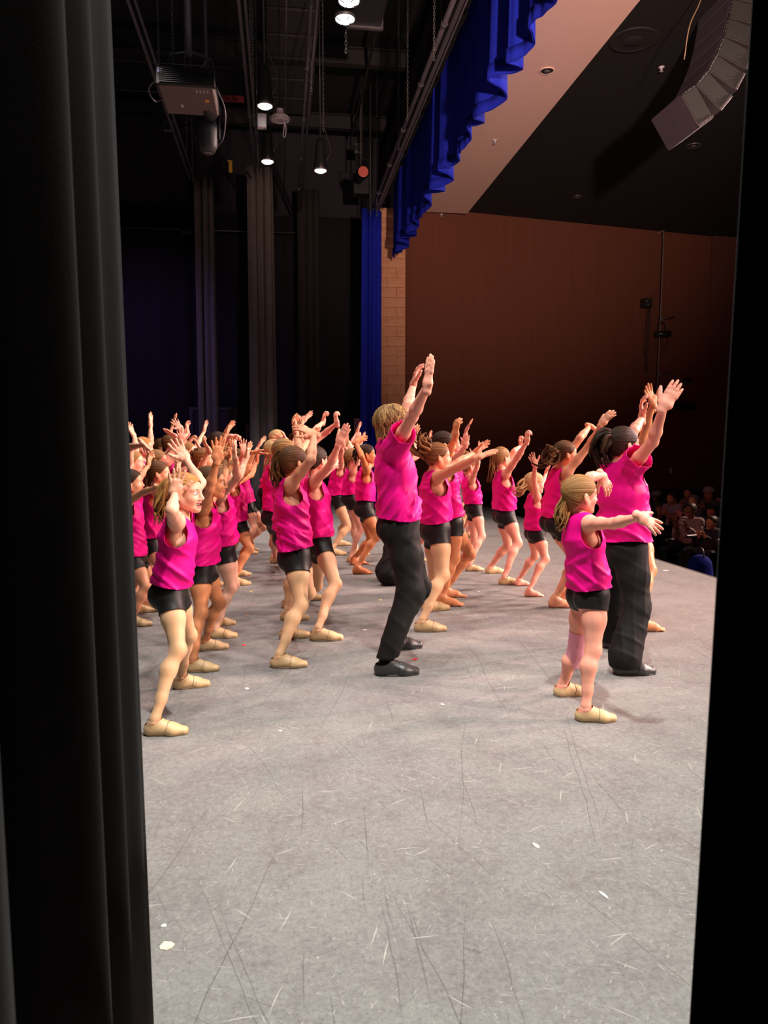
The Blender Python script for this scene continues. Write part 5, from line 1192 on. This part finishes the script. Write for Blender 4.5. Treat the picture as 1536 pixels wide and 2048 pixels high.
# ------------------------------------------------------------------ litter on the floor
def scrap(label, px, py, w, d, col, name='paper_scrap', rot=0.3, cat='scrap'):
    p = PZ(px, py, 0); rs = np.random.RandomState(int(px)); n = 7; t = np.linspace(0, 2*math.pi, n+1)[:-1]
    q = np.stack([np.cos(t)*w*rs.uniform(.35, .55, n), np.sin(t)*d*rs.uniform(.35, .55, n)], 1); c_, s_ = math.cos(rot), math.sin(rot); q = q@np.array([[c_, s_], [-s_, c_]])
    V = np.concatenate([np.column_stack([q, np.full(n, .0004)]), np.column_stack([q*.97, .0016+.0012*rs.rand(n)]), [[0, 0, .0022]]])+p
    Fl = [(i, (i+1) % n, n+(i+1) % n, n+i) for i in range(n)]+[(n+i, n+(i+1) % n, 2*n) for i in range(n)]
    o = mk(name, V, Fl, mat('scrap_%d_%d_%d' % tuple(int(c*100) for c in col), col, .7), smooth=False, loc=p); tag(o, label, cat, 'scraps on the stage floor')
R_, W__, G_, Yl = (.75, .03, .03), (.75, .74, .70), (.05, .45, .25), (.75, .62, .08)
for a in [('red confetti scrap between the jazz shoes by the red-blonde child', 488, 1290, .035, .04, R_), ('red confetti scrap beside the tall youth\'s black shoe', 830, 1319, .04, .045, R_), ('white square scrap on the open floor right of the red-blonde child\'s far foot', 494, 1377, .03, .035, W__),
          ('white chip in the open floor below the tall youth', 885, 1409, .022, .03, W__), ('pale tape strip near the stage edge by the audience', 1331, 1141, .10, .06, W__), ('green confetti dot in front of the bronze barefoot dancer', 739, 1161, .035, .05, G_), ('yellow confetti dot behind the tall youth\'s heel', 761, 1200, .032, .05, Yl),
          ('small green confetti dot in the gap beside the middle file', 505, 1149, .03, .05, G_), ('small white scrap in front of the middle file', 730, 1260, .03, .03, W__), ('small yellow confetti dot left of the middle file', 502, 1183, .03, .045, Yl), ('orange chip by the pale-tights dancer', 496, 1230, .03, .04, (.7, .35, .1)),
          ('white scrap before the level-armed dancer\'s feet', 958, 1183, .02, .05, W__), ('torn cream tape residue at the foot of the black wing curtain', 333, 1893, .050, .045, (.72, .66, .46)), ('white chip above the cream tape residue', 328, 1852, .018, .02, W__), ('cream flake on the open floor in front of the ponytailed child', 1072, 1692, .02, .045, (.70, .66, .52)),
          ('thin white splinter low on the open floor near the black curtain edge', 1207, 1790, .012, .05, W__), ('tiny white chip beside the small shoes of the red-blonde child', 560, 1462, .02, .018, W__)]: scrap(*a)

# ------------------------------------------------------------------ audience in the dark, seats
M_SEAT = mat('dark_seat_fabric', (.016, .013, .022), .85, var=.2); M_SEATF = mat('seat_shell', (.05, .045, .05), .5)
def seat(label, base, yaw):
    c_, s_ = math.cos(yaw), math.sin(yaw); M4 = Matrix(((c_, -s_, 0, base[0]), (s_, c_, 0, base[1]), (0, 0, 1, base[2]), (0, 0, 0, 1)))
    e = empty('theatre_seat', base); tag(e, label, 'seat', 'theatre seats')
    MB().box((-.20, -.24, .36), (.26, .24, .45), M4, .03).build('cushion', M_SEAT, e); 
    Mb = M4@Matrix.Rotation(-.18, 4, 'Y'); MB().box((-.30, -.25, .38), (-.20, .25, .95), Mb, .03).build('backrest', M_SEAT, e); MB().box((-.325, -.23, .30), (-.295, .23, .90), Mb, .01).build('back_shell', M_SEATF, e)
    for s in (-1, 1): MB().box((-.25, s*.28-.03, .58), (.20, s*.28+.03, .63), M4, .012).build('armrest', M_SEATF, e); MB().box((-.16, s*.28-.02, 0), (.06, s*.28+.02, .58), M4, .006).build('stanchion', M_SEATF, e)
AUD = [  # px, py, row X, H, yaw offset, label, top, skin, hair, cap kind, colour
    (1382, 1019, 6.6, 1.66, .55, 'spectator in pale sweater and dark trousers, legs stretched, in the front of the dark audience', 'long', 'brown', 'dark', 'short', (.34, .24, .22)),
    (1424, 1044, 6.5, 1.25, .35, 'child spectator in dark hooded jacket beside the pale sweater', 'long', 'olive', 'dark', 'slick', (.03, .022, .03)),
    (1343, 996, 7.4, 1.58, .5, 'spectator in white T-shirt with hands raised to the chin', 'tee', 'olive', 'brown', 'short', (.42, .40, .48)),
    (1313, 992, 8.2, 1.70, .5, 'bearded spectator in pale cap filming with a phone', 'long', 'brown', 'dark', 'short', (.06, .06, .09)),
    (1377, 985, 8.2, 1.68, .45, 'spectator in lilac shirt in the back of the audience', 'long', 'olive', 'dark', 'short', (.20, .17, .22)),
    (1387, 1001, 7.42, 1.55, .4, 'silver-haired spectator just behind the pale sweater', 'long', 'pale', 'grey', 'short', (.10, .09, .12)),
    (1418, 986, 8.2, 1.72, .45, 'spectator in white cap and grey shirt, arm lifted', 'tee', 'olive', 'dark', 'short', (.10, .09, .10)),
    (1440, 1000, 9.3, 1.65, .4, 'bald spectator at the black curtain edge', 'long', 'olive', 'dark', 'short', (.14, .12, .14)),
    (1424, 1020, 7.30, 1.60, .45, 'spectator in dark cap, hand at the mouth', 'long', 'olive', 'dark', 'short', (.06, .06, .07))]
for i, (px, py, X, H_, yo, lb, tp, sk, hr, cp_, col) in enumerate(AUD):
    yw = math.pi+yo; S_ = H_/1.6; hd = PX(px, py, X); fw_ = np.array((math.cos(yw), math.sin(yw), 0))
    b0 = hd-np.array((0, 0, 1.085*S_))-fw_*(-.02-.02*S_)
    seat('dark theatre seat under the '+lb.split(',')[0].split(' beside')[0].split(' just')[0].split(' in the back')[0].split(' at the')[0], b0, yw)
    q = person(lb, top=tp, legs='plain', feet='black', skin=sk, hair=hr, cap=cp_, H=H_, Y=float(hd[1]), yaw=yw, sit=b0, lod=2, group='spectators in the dark', topmat=mat('audience_top_%d' % i, col, .8, var=.1))
    if 'cap' in lb.split(',')[0]:
        h_ = MB().lathe((0, 0, 0), [(.105, .02), (.107, .06), (.085, .105), (.04, .122), (.001, .125)], 18); Vc = np.concatenate(h_.v); br = MB().box((.06, -.07, .022), (.17, .07, .032), None, .004); 
        ca = Acc(); ca.add(q['place'](Vc), np.array(h_.f)); mk('cap', q['place'](Vc), h_.f, mat('cap_%d' % i, (.32, .30, .34) if 'dark cap' not in lb else (.012, .012, .014), .8), q['root']); mk('cap_brim', q['place'](np.concatenate(br.v)), br.f, mat('cap_%d' % i, (.3, .3, .3), .8), q['root'])
    if 'phone' in lb:
        p = (q['wrN']+q['wrF'])/2+np.array((-.05, -.05, .16)); ph = mk('phone', *(lambda m: (np.concatenate(m.v), m.f))(MB().box((-.012, -.08, -.04), (.012, .08, .04), Matrix.Translation(Vector(p)), .004)), M_HOUSING, smooth=False, loc=p); tag(ph, 'phone held up sideways by the spectator in pale cap, screen glowing', 'phone')
        MB().box((.012, -.07, -.034), (.014, .07, .034), Matrix.Translation(Vector(p))).box((-.014, -.07, -.034), (-.012, .07, .034), Matrix.Translation(Vector(p))).build('screen', mat('phone_screen', (.3, .3, .4), .3, emit=(.6, .6, .8), estr=.25), ph)
    wall_o = MB().box((b0[0]-.6, b0[1]-.8, -1.2), (b0[0]+.6, b0[1]+.8, b0[2])).build('floor_riser', mat('dark_carpet', (.02, .012, .018), .95)); wall_o['kind'] = 'structure'
p = PX(1400, 1135, 5.35); bg = empty('bag', (p[0], p[1], -1.2)); tag(bg, 'rounded dark blue bag standing in front of the spectators', 'bag')
f_ = Field(); f_.cone((p[0], p[1], p[2]-.16), (p[0], p[1], p[2]+.02), .17, .15, .05); f_.cone((p[0], p[1], p[2]-.2), (p[0], p[1], -1.05), .17, .15, .05); V_, Q_ = f_.mesh(.02, floor=-1.2); mk('sack', V_, Q_, mat('blue_nylon', (.004, .007, .08), .9, spec=.05), bg); MB().tube(spline([p+(0, -.08, .14), p+(0, -.05, .24), p+(0, .05, .24), p+(0, .08, .14)], 10), .01, 6).build('strap', M_HOUSING, bg, smooth=True)
